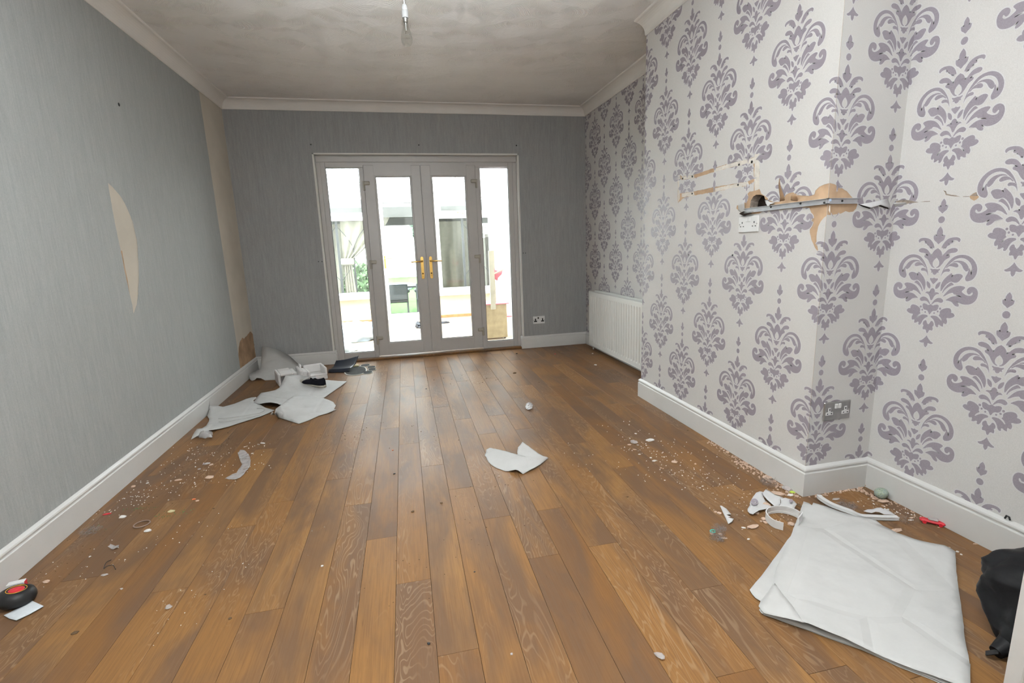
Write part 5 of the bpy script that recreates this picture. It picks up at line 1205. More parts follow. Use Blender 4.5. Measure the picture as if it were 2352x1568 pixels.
# ------------------------------------------------------------------ rubble: plaster chips, crumbs, toys
M['chip_pink'] = mat('pink_plaster_chip', (0.56, 0.41, 0.32), 0.9, 0.1, var=0.12, nscale=40)
M['chip_white'] = mat('white_plaster_chip', (0.76, 0.74, 0.72), 0.85, 0.1, var=0.06, nscale=40)
M['chip_grey'] = mat('grey_mortar_chip', (0.42, 0.38, 0.37), 0.9, 0.1, var=0.15, nscale=40)
M['chip_brown'] = mat('brown_chip', (0.13, 0.085, 0.05), 0.9, 0.1, var=0.3, nscale=40)
M['red'] = mat('red_plastic', (0.60, 0.02, 0.035), 0.35, 0.5)
M['green'] = mat('lime_plastic', (0.45, 0.62, 0.08), 0.4)
M['teal'] = mat('teal_ring', (0.05, 0.45, 0.38), 0.4)
def chip(px, py, wpx, hpx, m='chip_pink', label=None, group=None, flat=.45, rot=None, name='plaster_chip', cat='rubble', z=0.0):
    p = FL(px, py, z); s = mpp(px, py, z); rr_ = random.Random(int(px*13+py*7)); L = wpx*s*.5; Wd = max(hpx*s*.75, L*.35)
    Ht = max(.0015, min(L, Wd)*flat)
    bm = bmesh.new(); bmesh.ops.create_icosphere(bm, subdivisions=2 if wpx > 14 else 1, radius=1)
    for v in bm.verts:
        k = 1+rr_.uniform(-.22, .22); v.co = Vector((v.co.x*L*k, v.co.y*Wd*k, (max(v.co.z, -.55)+.55)*Ht*(1+rr_.uniform(-.15, .15))))
    me = bpy.data.meshes.new(name); bm.to_mesh(me); bm.free(); me.materials.append(M[m])
    o_ = bpy.data.objects.new(name, me); C.objects.link(o_); o_.location = p
    ang = math.atan2(CR.y, CR.x)+(rot if rot is not None else rr_.uniform(-.5, .5)); o_.rotation_euler = (0, 0, ang)
    return tag(o_, label or 'small plaster chip on the floor', cat, group)
Zc = lambda a, b: (1700+a/5.6, 1000+b/5.6)
Zd = lambda a, b: (1380+a/5.2278, 960+b/5.2278)
Zl = lambda a, b: (a/6.533, 1080+b/6.533)
Zn = lambda a, b: (1992+a/6.533, 1080+b/6.533)
def chips(Z, sc, rows):
    for (a, b, wv, hv, m, lab) in rows:
        x, y = Z(a, b); chip(x, y, wv/sc, hv/sc, m, lab)
chips(Zc, 5.6, [
 (350,550,95,70,'chip_pink','rounded pink plaster chunk against the chimney skirting, left of the corner'),
 (605,690,100,90,'chip_grey','two-toned grey and tan plaster chunk against the chimney skirting'),
 (500,755,170,60,'chip_pink','long tan plaster slab behind the torn damask scraps'),
 (645,770,90,30,'chip_white','white plaster sliver beside the lime green scrap'),
 (725,785,60,40,'chip_pink','pink plaster lump right of the lime green scrap'),
 (525,665,50,25,'chip_pink','small pink flake left of the two-toned chunk'),
 (330,905,110,80,'chip_pink','terracotta plaster triangle under the damask scraps'),
 (750,900,60,70,'chip_brown','brown plaster wedge at the right of the damask scraps'),
 (1640,650,110,80,'chip_pink','tan plaster lump in the corner left of the marbled ball'),
 (1455,705,70,35,'chip_pink','tan flake along the side skirting, second from the corner'),
 (1230,820,110,28,'chip_grey','thin grey sliver left of the grey fluff ball'),
 (1840,850,140,45,'chip_pink','pink slab in front of the marbled ball'),
 (1835,905,45,18,'chip_pink','small flake in front of the pink slab'),
 (1885,955,80,20,'chip_white','pale flake behind the torn damask shred'),
 (2010,878,35,20,'chip_pink','small tan flake near the right skirting, right of the marbled ball'),
 (2010,1225,170,45,'chip_pink','long pinkish tan plaster stick by the edge of the big pile'),
 (1060,885,90,35,'chip_brown','brown flake left under the long white strip'),
 (165,1180,175,50,'chip_pink','flat pink edged plaster flake left of the white plastic loop'),
 (210,1160,60,30,'chip_white','white tip on the flat pink edged flake'),
 (40,1188,60,25,'chip_white','whitish chip left of the flat pink edged flake'),
 (25,1210,30,14,'chip_pink','tiny pink chip under the whitish chip'),
 (300,1075,65,45,'chip_pink','pink chip just left of the white plastic loop, upper one'),
 (320,1120,60,45,'chip_pink','pink chip just left of the white plastic loop, lower one'),
 (270,1108,40,28,'chip_pink','small pink chip left of the white plastic loop'),
 (220,1000,70,35,'chip_pink','pale pink flake under the left damask scrap'),
 (655,1145,85,55,'chip_pink','pale pink chip inside the white plastic loop'),
 (105,1335,50,22,'chip_white','small white chip near the edge of the big pile'),
 (985,790,70,22,'chip_pink','tan crumb along the side skirting near the outer corner'),
 (1100,768,60,18,'chip_pink','tan crumb along the side skirting, middle'),
 (1290,738,60,18,'chip_pink','tan crumb along the side skirting towards the inner corner')])
chips(Zd, 5.2278, [
 (400,295,85,60,'chip_grey','grey angular mortar lump on the floor beyond the middle sheet'),
 (345,325,45,28,'chip_pink','pink chip touching the grey angular lump'),
 (592,270,98,45,'chip_white','smooth white pebble-like chip by the grey lump'),
 (418,188,32,18,'chip_white','small pale chip above the grey angular lump'),
 (405,377,50,14,'chip_pink','orange tinted flake below the grey lump'),
 (466,436,34,14,'chip_white','white flake below the orange tinted flake'),
 (600,478,34,18,'chip_white','white chip in the row leading right'),
 (642,515,65,24,'chip_white','white wedge chip in the row leading right'),
 (722,600,34,16,'chip_pink','small pink chip pair, left one'),
 (748,606,24,12,'chip_pink','small pink chip pair, right one'),
 (885,530,75,40,'chip_pink','broken tan flakes in the middle right of the floor'),
 (1135,552,26,18,'chip_pink','single tan chip right of the broken flakes'),
 (768,747,24,12,'chip_white','white crumb left of the dark plank'),
 (1222,817,30,14,'chip_white','white chip near the joint of two planks'),
 (1518,412,50,36,'chip_pink','tan lump against the chimney skirting, farthest one'),
 (1375,1128,40,28,'chip_pink','tan chip beside the torn white paper wedge, left'),
 (1420,1145,60,40,'chip_pink','tan chip beside the torn white paper wedge, right'),
 (1045,148,28,12,'chip_brown','dark speck near the chimney skirting'),
 (320,946,30,14,'chip_brown','dark stain-like chip right of the middle sheet'),
 (545,328,20,14,'chip_white','tiny white chip under the pebble-like chip'),
 (1435,1395,60,30,'chip_pink','flat tan chip lying in the fluff'),
 (1480,1442,80,18,'chip_pink','tan splinter below the fluff'),
 (1335,1385,58,44,'chip_pink','tan chunk with the teal ring')])
chips(Z5, 2.76, [
 (1308,181,42,18,'chip_grey','greyish pebble right of the pair of crumbs on the left floor'),
 (1338,188,26,18,'chip_pink','pink pebble touching the greyish pebble'),
 (1262,214,24,12,'chip_grey','small grey pebble below the greyish one'),
 (1328,267,60,24,'chip_pink','pink tipped pebble left of the curved plastic strip'),
 (1128,283,46,14,'chip_pink','pink crumbs towards the left skirting'),
 (1665,50,36,12,'chip_white','white flake nearest the left pile'),
 (1600,114,18,10,'chip_white','tiny white flake above the curved plastic strip'),
 (935,303,18,12,'chip_white','tiny bright white chip near the left skirting'),
 (845,324,30,16,'chip_pink','dull pink chip against the left skirting'),
 (778,518,44,22,'chip_white','bluish white shell-like chip near the left skirting'),
 (1088,482,42,20,'yellow_foam','cream wedge chip right of the rubber ring'),
 (938,605,42,22,'chip_white','white triangular chip below the rubber ring'),
 (664,884,42,14,'chip_grey','pale stick-like chip below the bent wire'),
 (292,928,40,20,'chip_pink','pink chip right of the red and white packet'),
 (570,768,14,10,'chip_white','white crumb left of the bent wire'),
 (1355,463,18,8,'chip_brown','dark brown seed-like chip on the left floor'),
 (1252,414,24,14,'chip_pink','pink crumb by the orange peel-like chip'),
 (1230,405,30,12,'orange','orange sliver on the left floor'),
 (475,1253,40,18,'chip_brown','dark green-brown leaf bit in the left foreground'),
 (1458,1161,26,14,'chip_brown','small dark leaf bit in the front left floor'),
 (770,972,26,10,'chip_grey','grey sliver in the left foreground'),
 (1300,1008,18,8,'chip_brown','brown crumb in front of the white smear')])
chips(Zn, 6.533, [
 (1410,1262,36,28,'chip_white','pale pebble off the right corner of the big pile, lower'),
 (1355,1222,60,28,'chip_white','pale pebble off the right corner of the big pile, upper'),
 (1625,1105,85,24,'chip_pink','pink flake against the right skirting near the black bag'),
 (690,632,50,22,'chip_pink','pink flake at the right skirting, behind the red toy'),
 (655,748,90,22,'chip_white','pale crumbs left of the red toy'),
 (660,715,90,18,'chip_pink','thin tan sliver left of the red toy'),
 (1070,856,36,12,'chip_pink','tiny flake right of the red toy'),
 (1225,1155,60,12,'chip_pink','thin flake at the back right corner of the big pile')])
for (x, y, wd, m_, lab) in [(1187,812,6,'black','black bit near the right skirting return'),(1275,813,4,'red','tiny red toy peg near the back skirting'),(1361,812,5,'chip_white','white bead under the radiator end'),(1368,838.5,8,'chip_white','white splinter beside the radiator'),
   (1182,857,8,'chip_brown','small dark twig in front of the doors'),(906,1088,6,'black','black crumb in the middle of the floor'),(902,1034,5,'orange','rust coloured crumb in the middle of the floor'),(979,893,4,'black','tiny dark crumb on the sheen of the floor'),(948,1175,8,'chip_brown','dark crumb left of the plank joint'),
   (1014,1155,7,'chip_brown','brown leaf bit centre floor'),(1146,1094,7,'chip_pink','pinkish chip under the middle sheet'),(985,1478,9,'black','black splat-shaped bit in the front centre'),(1175,1502,8,'chip_grey','blue-grey bead in the front centre'),(1090,1313,5,'black','black bead front centre floor'),
   (740,1300,7,'chip_white','pale splinter on the dark plank'),(1465,1022,6,'chip_grey','grey crumb towards the chimney breast')]:
    chip(x, y, wd, wd*.6, m_, lab)
# crumbs and dust nobody could count
def crumbs(name, label, zones, m='chip_white'):
    r = random.Random(len(zones)*17+len(name)); q = MB()
    for (x0, y0, x1, y1, n_, smax, spread) in zones:
        for _ in range(n_):
            t = r.random(); x = x0+(x1-x0)*t+r.gauss(0, spread); y = y0+(y1-y0)*t+r.gauss(0, spread*.5); p = FL(x, y); s = mpp(x, y)*smax*r.uniform(.25, 1)*.5
            if p.x < XL+.02 or p.x > XN-.02 or (p.y > Y1-.02 and p.x > XB-.02) or p.y < .3: continue
            a = r.uniform(0, 6.28); pts = [p+Vector((math.cos(a+k*2.09)*s*r.uniform(.6, 1.2), math.sin(a+k*2.09)*s*r.uniform(.6, 1.2), 0)) for k in range(3)]
            q.add(pts+[p+Vector((0, 0, s*.9))], [(0, 1, 3), (1, 2, 3), (2, 0, 3), (2, 1, 0)])
    o_ = q.build(name, m); recentre(o_); return tag(o_, label, 'debris', kind='stuff')
crumbs('white_crumbs', 'white plaster crumbs scattered on the left half of the floor', [(200,1180,600,1060,150,4.5,26),(300,1150,460,1020,60,4,20),(430,1050,620,1020,50,4,14),(80,1330,560,1180,50,4,30),(350,1440,700,1180,30,4,40)])
crumbs('white_crumbs', 'white plaster crumbs scattered in front of the chimney breast', [(1400,980,1640,1130,110,4.5,28),(1500,1010,1800,1160,100,4.5,34),(1600,1080,1760,1230,50,4,26),(1320,1040,1500,1100,30,4,30),(1980,1150,2120,1190,50,5,12),(1800,1130,1990,1125,60,5,7)])
crumbs('pink_crumbs', 'pink plaster crumbs along the chimney breast skirting', [(1630,1015,1830,1135,240,7,4.5),(1690,1060,1830,1140,120,8,6),(1860,1138,1985,1118,110,9,3),(1960,1118,2020,1148,90,9,4),(2010,1140,2200,1215,60,7,10),(1720,1125,1800,1200,50,7,16)], 'chip_pink')
crumbs('brown_crumbs', 'brown grit scattered over the whole floor', [(100,1330,520,1000,130,4,26),(700,1000,1000,1000,40,4,40),(880,1400,1200,1100,40,4,60),(1000,880,1350,860,30,3,20),(1400,950,1800,1230,60,4,40)], 'chip_brown')
crumbs('green_grit', 'dark green grit line by the rubber ring on the left', [(280,1170,360,1165,50,4,5),(360,1185,440,1170,50,4,8),(200,1225,240,1210,30,4,8)], 'leaf')
def fluff(label, px, py, rpx, n_=150, m='fluff'):
    p = FL(px, py); r_ = rpx*mpp(px, py); r = random.Random(int(px)); q = MB()
    for _ in range(n_):
        a, b = r.uniform(0, 6.28), r.random()**.5*r_; z = abs(r.gauss(0, r_*.35))+.001; c_ = p+Vector((math.cos(a)*b*1.3, math.sin(a)*b*1.3, z)); d = Vector((r.gauss(0, 1), r.gauss(0, 1), r.gauss(0, .4))).normalized()*r_*.5
        e = Vector((r.gauss(0, 1), r.gauss(0, 1), r.gauss(0, .5))).normalized()*r_*.3
        q.tube([c_-d, c_+e, c_+d], r_*.018, 3, caps=False)
    o_ = q.build('dust_fluff', m); recentre(o_)
    return tag(o_, label, 'dust', kind='stuff')
fluff('grey ball of fluff behind the long white strip', *Zc(1375, 915), 13); fluff('grey clump of fluff left of the white paper wedge', *Zd(1430, 1345), 12)
fluff('grey clump of fluff below the teal ring', *Zd(1400, 1445), 13); fluff('faint grey fluff at the left skirting', *Zl(1360, 930), 14, 90); fluff('faint fluff against the chimney skirting', *Zc(370, 620), 14, 80)
fluff('faint dust drift right of the damask shred', *Zn(560, 770), 12, 60)

# lime scrap, red toy, teal ring, marbled ball
x, y = Zc(672, 735); chip(x, y, 14, 6, 'green', 'lime green plastic scrap at the foot of the chimney corner', flat=.6, name='plastic_scrap', cat='plastic scrap', rot=-.5)
x, y = Zl(1605, 658); chip(x, y, 17, 5, 'red', 'red plastic sliver near the left skirting', flat=.4, rot=.35, name='plastic_scrap', cat='plastic scrap')
tg = MB(); p = FL(*Zd(1345, 1360), .012); tg.tube([p+Vector((.011*math.cos(a*math.pi/6), .009*math.sin(a*math.pi/6), .002)) for a in range(11)], .0022, 6)
o_ = tg.build('plastic_ring', 'teal'); recentre(o_); tag(o_, 'small broken teal ring on a tan plaster chunk', 'ring')
rt = thing('toy_car', 'small red plastic toy lying by the right skirting', 'toy', tuple(FL(*Zn(975, 800)))); ang = math.atan2(*(reversed((FL(*Zn(1050, 810))-FL(*Zn(900, 775))).xy)))
rt.rotation_euler = (0, 0, ang)
MB().box((-.042, -.014, .004), (.042, .014, .017), 0, .006).build('body', 'red', rt)
MB().box((-.016, -.012, .017), (.018, .012, .025), 0, .005).build('cabin', 'chip_grey', rt)
for sx in (-.026, .026):
    for sy in (-.016, .012): MB().tube([(sx, sy, .007), (sx, sy+.004, .007)], .007, 12).build('wheel', 'red', rt)
n = NT('marbled_rubber'); v = n.coord(); nn_ = n.noise(v, 45, 4, .6, 1.5)
M['marble'] = n.bsdf(n.ramp(nn_, [(.35, (.16, .22, .17)), (.46, (.36, .41, .31)), (.55, (.20, .26, .27)), (.68, (.47, .50, .37))]), .5, .4)
p = FL(*Zc(1835, 800)); R_ = 75/5.6*mpp(*Zc(1835, 800)); bm = bmesh.new(); bmesh.ops.create_uvsphere(bm, u_segments=28, v_segments=16, radius=R_)
me = bpy.data.meshes.new('rubber_ball'); bm.to_mesh(me); bm.free(); me.materials.append(M['marble'])
for f in me.polygons: f.use_smooth = True
o_ = bpy.data.objects.new('rubber_ball', me); C.objects.link(o_); o_.location = p+Vector((-.012, .0, R_*.92)); o_.scale = (1.08, 1, .92); tag(o_, 'marbled green ball against the right skirting', 'ball')

# ------------------------------------------------------------------ torn damask scraps and white trims by the chimney corner
M['scrap_motif'] = M['motif']
zc_ = lambda a, b, z: (*Zc(a, b), z)
sA = sheet('wallpaper_scrap', 'torn damask scrap with a scroll print, left one at the chimney corner', [zc_(205,740,.012), zc_(255,722,.014), zc_(290,730,.014), zc_(300,800,.012), zc_(345,880,.010), zc_(420,930,.008), zc_(330,945,.012), zc_(245,962,.018), zc_(200,990,.016), zc_(165,1015,.014), zc_(125,1003,.010), zc_(97,975,.006), zc_(95,945,.004), zc_(125,900,.004), zc_(130,850,.006), zc_(160,800,.008)], m='paper_edge', amp=.004, seed=31, step=.014, cat='wallpaper scrap')
sB = sheet('wallpaper_scrap', 'torn white paper backing scrap in the middle of the scraps at the chimney corner', [zc_(330,692,.020), zc_(380,715,.022), zc_(450,765,.022), zc_(555,798,.020), zc_(515,830,.022), zc_(520,880,.018), zc_(500,905,.016), zc_(450,922,.014), zc_(400,880,.014), zc_(345,830,.014), zc_(300,775,.016), zc_(288,740,.018)], m='paper_edge', amp=.006, seed=32, step=.014, cat='wallpaper scrap')
sC = sheet('wallpaper_scrap', 'torn damask scrap, right one of the three at the chimney corner', [zc_(520,815,.024), zc_(580,800,.026), zc_(650,820,.026), zc_(700,850,.022), zc_(728,885,.018), zc_(690,945,.012), zc_(640,955,.014), zc_(580,940,.014), zc_(520,925,.014), zc_(505,900,.016), zc_(527,870,.020)], m='paper_edge', amp=.005, seed=33, step=.014, cat='wallpaper scrap')
def printmark(parent, cx_, cy_, r, z):
    q = MB(); ring = [FL(*Zc(cx_+r*math.cos(a*math.pi/9), cy_+r*.9*math.sin(a*math.pi/9)), z)-parent.location for a in range(18)]
    q.add(ring, [tuple(range(18))]); o_ = q.build('printed_scroll', 'motif', parent); o_['label'] = 'grey printed scroll'; return o_
printmark(sA, 183, 852, 48, .0165); printmark(sC, 655, 838, 26, .030)
q = MB(); q.tube([FL(*Zc(*p_), .0175)-sA.location for p_ in [(140,862),(165,875),(195,868),(200,845),(182,835)]], .0012, 5); q.build('printed_swirl', 'paper_edge', sA)
sheet('wallpaper_scrap', 'crumpled damask shred lying over the long white strip', [zc_(1585,975,.012), zc_(1640,955,.016), zc_(1700,948,.020), zc_(1760,930,.026), zc_(1810,935,.024), zc_(1850,960,.022), zc_(1900,970,.018), zc_(1945,990,.014), zc_(2000,1030,.010), zc_(1930,1030,.012), zc_(1850,1022,.014), zc_(1790,990,.022), zc_(1740,985,.024), zc_(1690,1002,.014), zc_(1630,998,.010)], m='halo', amp=.008, seed=34, step=.014, cat='wallpaper scrap', nfreq=14)
sheet('torn_paper', 'small torn white paper wedge left of the damask scraps', [(*Zd(1430,1053), .004), (*Zd(1452,1053), .006), (*Zd(1510,1090), .010), (*Zd(1565,1155), .012), (*Zd(1505,1158), .012), (*Zd(1560,1185), .012), (*Zd(1525,1192), .010), (*Zd(1597,1208), .012), (*Zd(1575,1245), .010), (*Zd(1530,1273), .004), (*Zd(1505,1215), .003), (*Zd(1465,1130), .003)], m='paper_edge', amp=.002, seed=35, step=.012)
def strip(name, label, pts, hgt, thick, m='plug', closed=False, groove=True, cat='trim strip', lean=0):
    """flat bar standing on edge and bent along a path of world points"""
    q = MB(); n_ = len(pts); secs = [(-thick/2, 0), (thick/2, 0), (thick/2, hgt*.28), (thick/2-.0012, hgt*.30), (thick/2-.0012, hgt*.70), (thick/2, hgt*.72), (thick/2, hgt), (-thick/2, hgt)]; vs = []
    for i, p in enumerate(pts):
        t = (pts[min(i+1, n_-1)]-pts[max(i-1, 0)]); t.z = 0; t.normalize(); nr = Vector((t.y, -t.x, 0))
        for d, z in secs: vs.append(p+nr*(d+lean*z)+Vector((0, 0, z)))
    k = len(secs); q.add(vs, [(i*k+j, i*k+(j+1) % k, (i+1)*k+(j+1) % k, (i+1)*k+j) for i in range(n_-1) for j in range(k)]+[tuple(range(k)), tuple(range((n_-1)*k, n_*k))[::-1]])
    o_ = q.build(name, m); bm = bmesh.new(); bm.from_mesh(o_.data); bmesh.ops.recalc_face_normals(bm, faces=bm.faces); bm.to_mesh(o_.data); bm.free(); recentre(o_)
    return tag(o_, label, cat)
def spl(ctrl, n_=8):
    out = []; P_ = [ctrl[0]]+list(ctrl)+[ctrl[-1]]
    for i in range(1, len(P_)-2):
        for k in range(n_):
            t = k/n_; a, b, c_, d_ = P_[i-1], P_[i], P_[i+1], P_[i+2]
            out.append(.5*((2*b)+(c_-a)*t+(2*a-5*b+4*c_-d_)*t*t+(-a+3*b-3*c_+d_)*t**3))
    return out+[ctrl[-1]]
ctrl = [FL(*Zc(a, b), .003) for a, b in [(552,1215),(440,1180),(370,1130),(332,1080),(335,1040),(385,1005),(480,990),(590,1000),(700,1035),(770,1075),(790,1120),(770,1160),(738,1200)]]
for i, p in enumerate(ctrl): p.z = .002+(.018 if i > 9 else 0)
strip('plastic_edging_loop', 'white ridged plastic edging curled into a loop beside the big pile', spl(ctrl), .034, .004)
ctrl = [FL(*Zc(a, b), .003) for a, b in [(1010,812),(1040,850),(1150,925),(1280,985),(1420,1035),(1560,1058),(1700,1068),(1850,1075),(2025,1078)]]
for p in ctrl: p.z = .003
ctrl[0].z = .010; ctrl[1].z = .012; ctrl[2].z = .014; ctrl[3].z = .016; ctrl[4].z = .016
strip('curved_trim', 'long curved white plastic strip behind the big pile', spl(ctrl), .014, .020)

# ------------------------------------------------------------------ bottom left: wheel, packet, card; rubber ring, wire
M['tyre'] = mat('black_rubber', (0.012, 0.012, 0.013), 0.5, 0.4, var=.2)
M['yellow'] = mat('yellow_plastic', (0.75, 0.38, 0.03), 0.4)
p = FL(*Z5(100, 1080)); R_ = 97/2.76*mpp(*Z5(100, 1075)); wl = thing('rolling_toy', 'fat black toy wheel with red and yellow hub in the bottom left corner', 'toy', (p.x, p.y+.012, R_*.52)); wl.rotation_euler = (-.10, .12, 0)
ring = [(R_*.40, R_*.50), (R_*.62, R_*.52), (R_*.86, R_*.38), (R_*.98, R_*.12), (R_*1.0, -.05*R_), (R_*.94, -.25*R_), (R_*.74, -.45*R_), (R_*.45, -.50*R_), (.0001, -.50*R_)]
MB().lathe([(.0001, R_*.46), (R_*.30, R_*.46)]+ring, 40).build('tyre', 'tyre', wl)
MB().lathe([(.0001, R_*.475), (R_*.46, R_*.475), (R_*.48, R_*.50), (R_*.50, R_*.53), (R_*.52, R_*.51)], 36).build('hub_rim', 'yellow', wl)
MB().lathe([(.0001, R_*.50), (R_*.14, R_*.53), (R_*.30, R_*.52), (R_*.40, R_*.50), (R_*.41, R_*.47)], 36).build('hub', 'red', wl)
cdp = [Z5(25,1142), Z5(60,1162), Z5(105,1173), Z5(185,1135), Z5(278,1083), Z5(250,1070), Z5(205,1050), Z5(130,1090)]
M['card'] = mat('pale_blue_card', (0.66, 0.70, 0.74), 0.8, 0.2, var=.04, nscale=80)
sheet('tissue_card', 'pale bluish paper strip in front of the toy wheel', [(*q, .004) for q in cdp], m='card', amp=.003, seed=41, step=.015, thick=.002)
pk = thing('match_packet', 'small red and white paper packet behind the toy wheel', 'packet', tuple(FL(*Z5(118, 985)))); d = FL(*Z5(172, 960))-FL(*Z5(60, 985)); pk.rotation_euler = (.0, 0, math.atan2(d.y, d.x)+.05)
w2 = d.length/2
MB().box((-w2, -.012, 0), (w2, .012, .038), 0, .002).build('box', 'red', pk); q = MB(); q.box((-w2*.98, -.0132, .020), (w2*.98, .0105, .0388), 0, .001); q.build('white_band', 'plug', pk)
MB().box((w2*.1, -.0137, .006), (w2*.75, -.0125, .020)).build('yellow_mark', 'yellow', pk); MB().box((-w2*.2, -.0140, .024), (w2*.3, -.0130, .033)).build('black_mark', 'black', pk)
c_ = FL(*Z5(900, 560), .003); q = MB(); rx = 43/2.76*mpp(*Z5(900, 560)); M['ring_tan'] = mat('tan_rubber', (.28, .20, .16), .6)
q.tube([c_+Vector((rx*math.cos(a*math.pi/12), rx*.95*math.sin(a*math.pi/12), 0)) for a in range(25)], .003, 7, caps=False)
o_ = q.build('rubber_ring', 'ring_tan'); recentre(o_); tag(o_, 'tan rubber ring filled with grit on the left floor', 'ring')
q = MB(); q.tube(spl([FL(*Z5(*a), .003+.004*(i % 2)) for i, a in enumerate([(705,787),(672,805),(658,842),(675,828),(700,822),(718,822),(733,848)])], 5), .0013, 6)
o_ = q.build('bent_wire', 'black'); recentre(o_); tag(o_, 'thin bent black wire on the left floor', 'wire')
# black clip on the right skirting ledge
p = PX(*Zn(2110, 690), XN-.012); o_ = MB().tube([(p.x, p.y+.008, HS+.002), (p.x-.002, p.y+.003, HS+.016), (p.x, p.y-.004, HS+.014), (p.x, p.y-.008, HS+.003)], .003, 6).build('black_clip', 'black'); recentre(o_); tag(o_, 'small black clip on the right skirting ledge', 'clip')

# ------------------------------------------------------------------ black bag and the open white door at the right edge
M['bag'] = mat('black_nylon', (0.006, 0.006, 0.007), 0.5, 0.22, var=.3, nscale=30, bstr=.3, bscale=18, bdist=.01)
bgp = thing('black_bag', 'slumped black nylon bag by the right wall, half hidden by the door', 'bag', (1.90, .93, 0))
bm = bmesh.new(); bmesh.ops.create_uvsphere(bm, u_segments=72, v_segments=44, radius=1)
lv = [(0.0, 1.69, .71, .10, .16), (.05, 1.745, .765, .13, .215), (.12, 1.79, .815, .14, .225), (.19, 1.80, .83, .135, .215), (.235, 1.82, .83, .11, .185), (.262, 1.83, .83, .055, .11), (.268, 1.83, .83, .0, .0)]
for v in bm.verts:
    c0 = v.co.copy(); zz = max(0, (c0.z*.5+.5))*.268; a = math.atan2(c0.y, c0.x)
    for A_, B_ in zip(lv, lv[1:]):
        if A_[0] <= zz <= B_[0]+1e-6:
            t = (zz-A_[0])/(B_[0]-A_[0]); P_ = [A_[i]+(B_[i]-A_[i])*t for i in range(5)]; break
    rad = math.hypot(c0.x, c0.y); u_, w_ = (math.cos(a), math.sin(a)) if rad > 1e-4 else (0, 0)
    k_ = 1+.05*noise.noise(c0*2.5)+.045*math.sin(a*8+zz*30+2*noise.noise(c0*3))+.03*noise.noise(c0*9)
    if zz < .002 and c0.z < -.9: k_ *= rad/.43
    v.co = Vector((P_[1]+(.86*u_*P_[3]+.5*w_*P_[4])*k_-1.90, P_[2]+(.5*u_*P_[3]-.86*w_*P_[4])*k_-.93, zz+.004*noise.noise(c0*7)))
    v.co.z = max(v.co.z, 0.001)
me = bpy.data.meshes.new('body'); bm.to_mesh(me); bm.free(); me.materials.append(M['bag'])
for f in me.polygons: f.use_smooth = True
o_ = bpy.data.objects.new('body', me); C.objects.link(o_); o_.parent = bgp
tg_ = FL(2280, 1500, .02)-Vector((1.90, .93, 0)); q = MB(); q.tube([tg_+Vector((.14, .0, .05)), tg_+Vector((.08, .0, .025)), tg_+Vector((.012, 0, .0))], [.05, .032, .017], 12); q.build('strap', 'bag', bgp)
q = MB(); q.box((-.010, 0, -.016), (.010, .005, .016), 0, .002); o_ = q.build('buckle', 'black', bgp); o_.location = tg_; o_.rotation_euler = (math.radians(50), 0, .6)
d3 = root_struct('door_3', 'edge of an open white door at the right', 'door')
e0 = hit(2322, 1462, 1, .70); ex, ey = e0.x, e0.y; dd = Vector((.72, -.22, 0)).normalized(); nn_ = Vector((-dd.y, dd.x, 0))
vs = []
dm = Matrix(((dd.x, nn_.x, 0, ex), (dd.y, nn_.y, 0, ey), (0, 0, 1, 0), (0, 0, 0, 1)))
q = MB(); q.box((0, -.04, .006), (.66, 0, 1.98), 0, .002, mtx=dm); q.build('leaf', 'skirting', d3)
q = MB(); q.tube([dm @ Vector((.05, -.04, 1.0)), dm @ Vector((.05, -.09, 1.0)), dm @ Vector((.17, -.09, 1.0))], .009, 10); q.build('handle', 'chrome', d3)

# ------------------------------------------------------------------ things in the conservatory
M['pinewood'] = mat('pale_pine_ply', (0.40, 0.32, 0.20), 0.6, .3, var=.15, nscale=14)
M['cream_wood'] = mat('cream_painted_wood', (0.42, 0.39, 0.31), 0.6)
M['pink'] = mat('pink_laminate', (0.60, 0.20, 0.24), 0.5)
M['pink_cloth'] = mat('pink_cloth', (0.50, 0.15, 0.18), 0.9)
M['bedding'] = mat('pale_blue_bedding', (0.58, 0.66, 0.74), 0.9, .1, var=.1, nscale=8)
S2 = lambda a, b: (680+a/2.903, 320+b/2.903)
yk = 6.22
kl = PY(*S2(1262, 1335), yk).x; kr = PY(*S2(1402, 1330), yk).x; kt = PY(*S2(1330, 1100), yk).z; kb_ = PY(*S2(1330, 1322), yk).z
tk = thing('toy_kitchen', 'broken wooden toy kitchen with pink top behind the right side panel', 'toy', (kl, yk, 0))
kw = kr-kl+.02
MB().box((-.02, 0, .02), (kw, .018, kt), 0, .002).build('side_panel', 'pinewood', tk); MB().box((-.02, .30, .02), (kw, .318, kt), 0, .002).build('side_panel', 'pinewood', tk)
MB().box((-.02, 0, .02), (.0, .318, kt), 0, .002).build('back_panel', 'pinewood', tk)
MB().box((-.04, -.02, kt), (kw+.03, .34, kt+.015), 0, .003).build('worktop', 'pink', tk)
px0 = PY(*S2(1315, 1120), yk).x-kl; pzt = PY(*S2(1300, 742), yk).z
MB().box((px0-.035, -.03, kt-.06), (px0+.03, -.004, pzt), 0, .002).build('upright', 'cream_wood', tk)
MB().box((px0+.03, .10, kt), (px0+.06, .13, pzt-.0), 0, .002).build('upright', 'pinewood', tk)
MB().box((kw-.10, .02, kt-.18), (kw+.16, .28, kt-.165), 0, .002).box((kw+.15, .02, kt-.18), (kw+.16, .28, kt-.08), 0, .002).build('drawer', 'pink', tk)
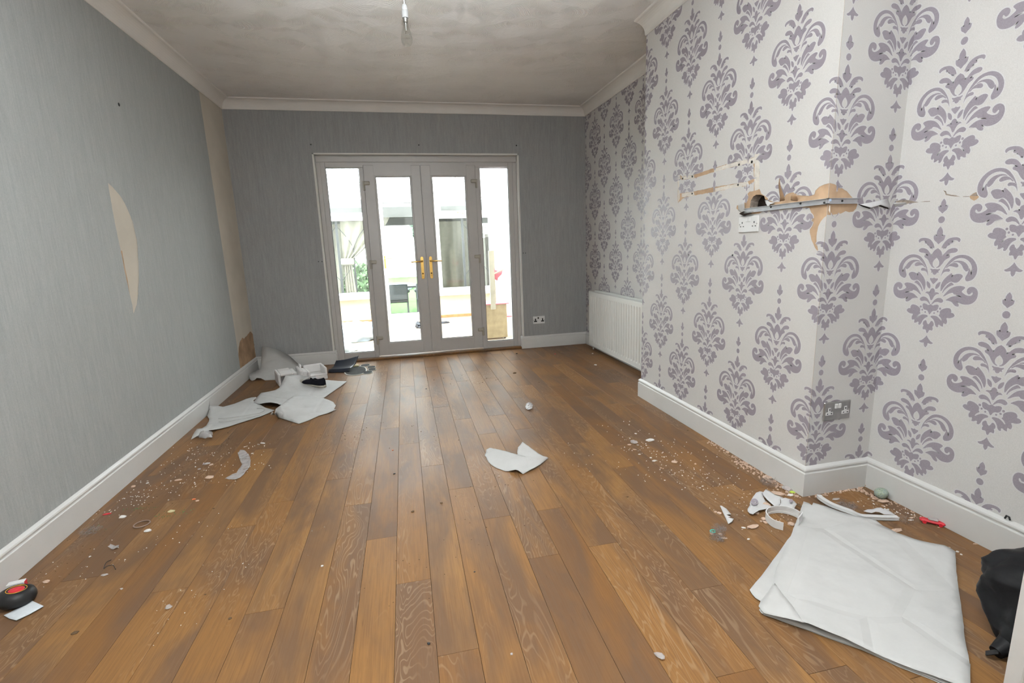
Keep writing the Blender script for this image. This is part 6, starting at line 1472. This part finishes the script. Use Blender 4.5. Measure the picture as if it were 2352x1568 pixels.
for a in (.03, .22): MB().tube([(kw-.03, a, .02), (kw-.03, a+.02, .02)], .018, 12).build('castor', 'black', tk)
ps = PY(*S2(1300, 905), yk-.02); pe = PY(*S2(1385, 865), yk-.02); o_ = MB().tube([ps-Vector((kl, yk, 0)), pe-Vector((kl, yk, 0))], .011, 6, smooth=False).build('loose_rail', 'cream_wood', tk)
cl = sheet('pink_cloth', 'pink cloth hanging on the loose rail of the toy kitchen', [PY(*S2(a, b), yk-.0) for a, b in [(1318,830),(1330,870),(1360,880),(1382,868),(1375,900),(1350,925),(1345,945),(1325,930),(1312,900),(1312,860)]], m='pink_cloth', pix=True, step=.02, amp=.01, cat='cloth', seed=51)
cl.location.y += .03
def heap(name, label, cx_, cy_, rx, ry, hz, seed, m='bedding', cat='bedding'):
    bm = bmesh.new(); bmesh.ops.create_uvsphere(bm, u_segments=48, v_segments=28, radius=1)
    for v in bm.verts:
        c0 = v.co.copy(); nz = noise.noise(c0*2.2+Vector((seed, 0, 0)))*.28+noise.noise(c0*5+Vector((0, seed, 0)))*.14; f = 1+nz
        v.co = Vector((c0.x*rx*f, c0.y*ry*f, max(0, c0.z*hz*f+hz*.35)))
    me = bpy.data.meshes.new(name); bm.to_mesh(me); bm.free(); me.materials.append(M[m])
    for f in me.polygons: f.use_smooth = True
    o_ = bpy.data.objects.new(name, me); C.objects.link(o_); o_.location = (cx_, cy_, 0.001); return tag(o_, label, cat)
h1 = FL(*S2(400, 1360)); heap('duvet_heap', 'pale blue duvet heaped behind the left side panel', h1.x-.05, h1.y+.35, .40, .30, .17, 3)
h2 = FL(*S2(360, 1420)); heap('pillow', 'pale blue pillow in front of the duvet heap', h2.x-.12, h2.y+.12, .20, .13, .09, 8)
p = FL(*S2(818, 1252)); heap('dark_slipper', 'dark slipper on the conservatory tiles', p.x, p.y, .05, .12, .06, 5, 'navy', 'shoe'); p = FL(*S2(988, 1224)); heap('dark_sandal', 'flat dark sandal on the conservatory tiles further right', p.x, p.y, .09, .05, .02, 6, 'navy', 'shoe')
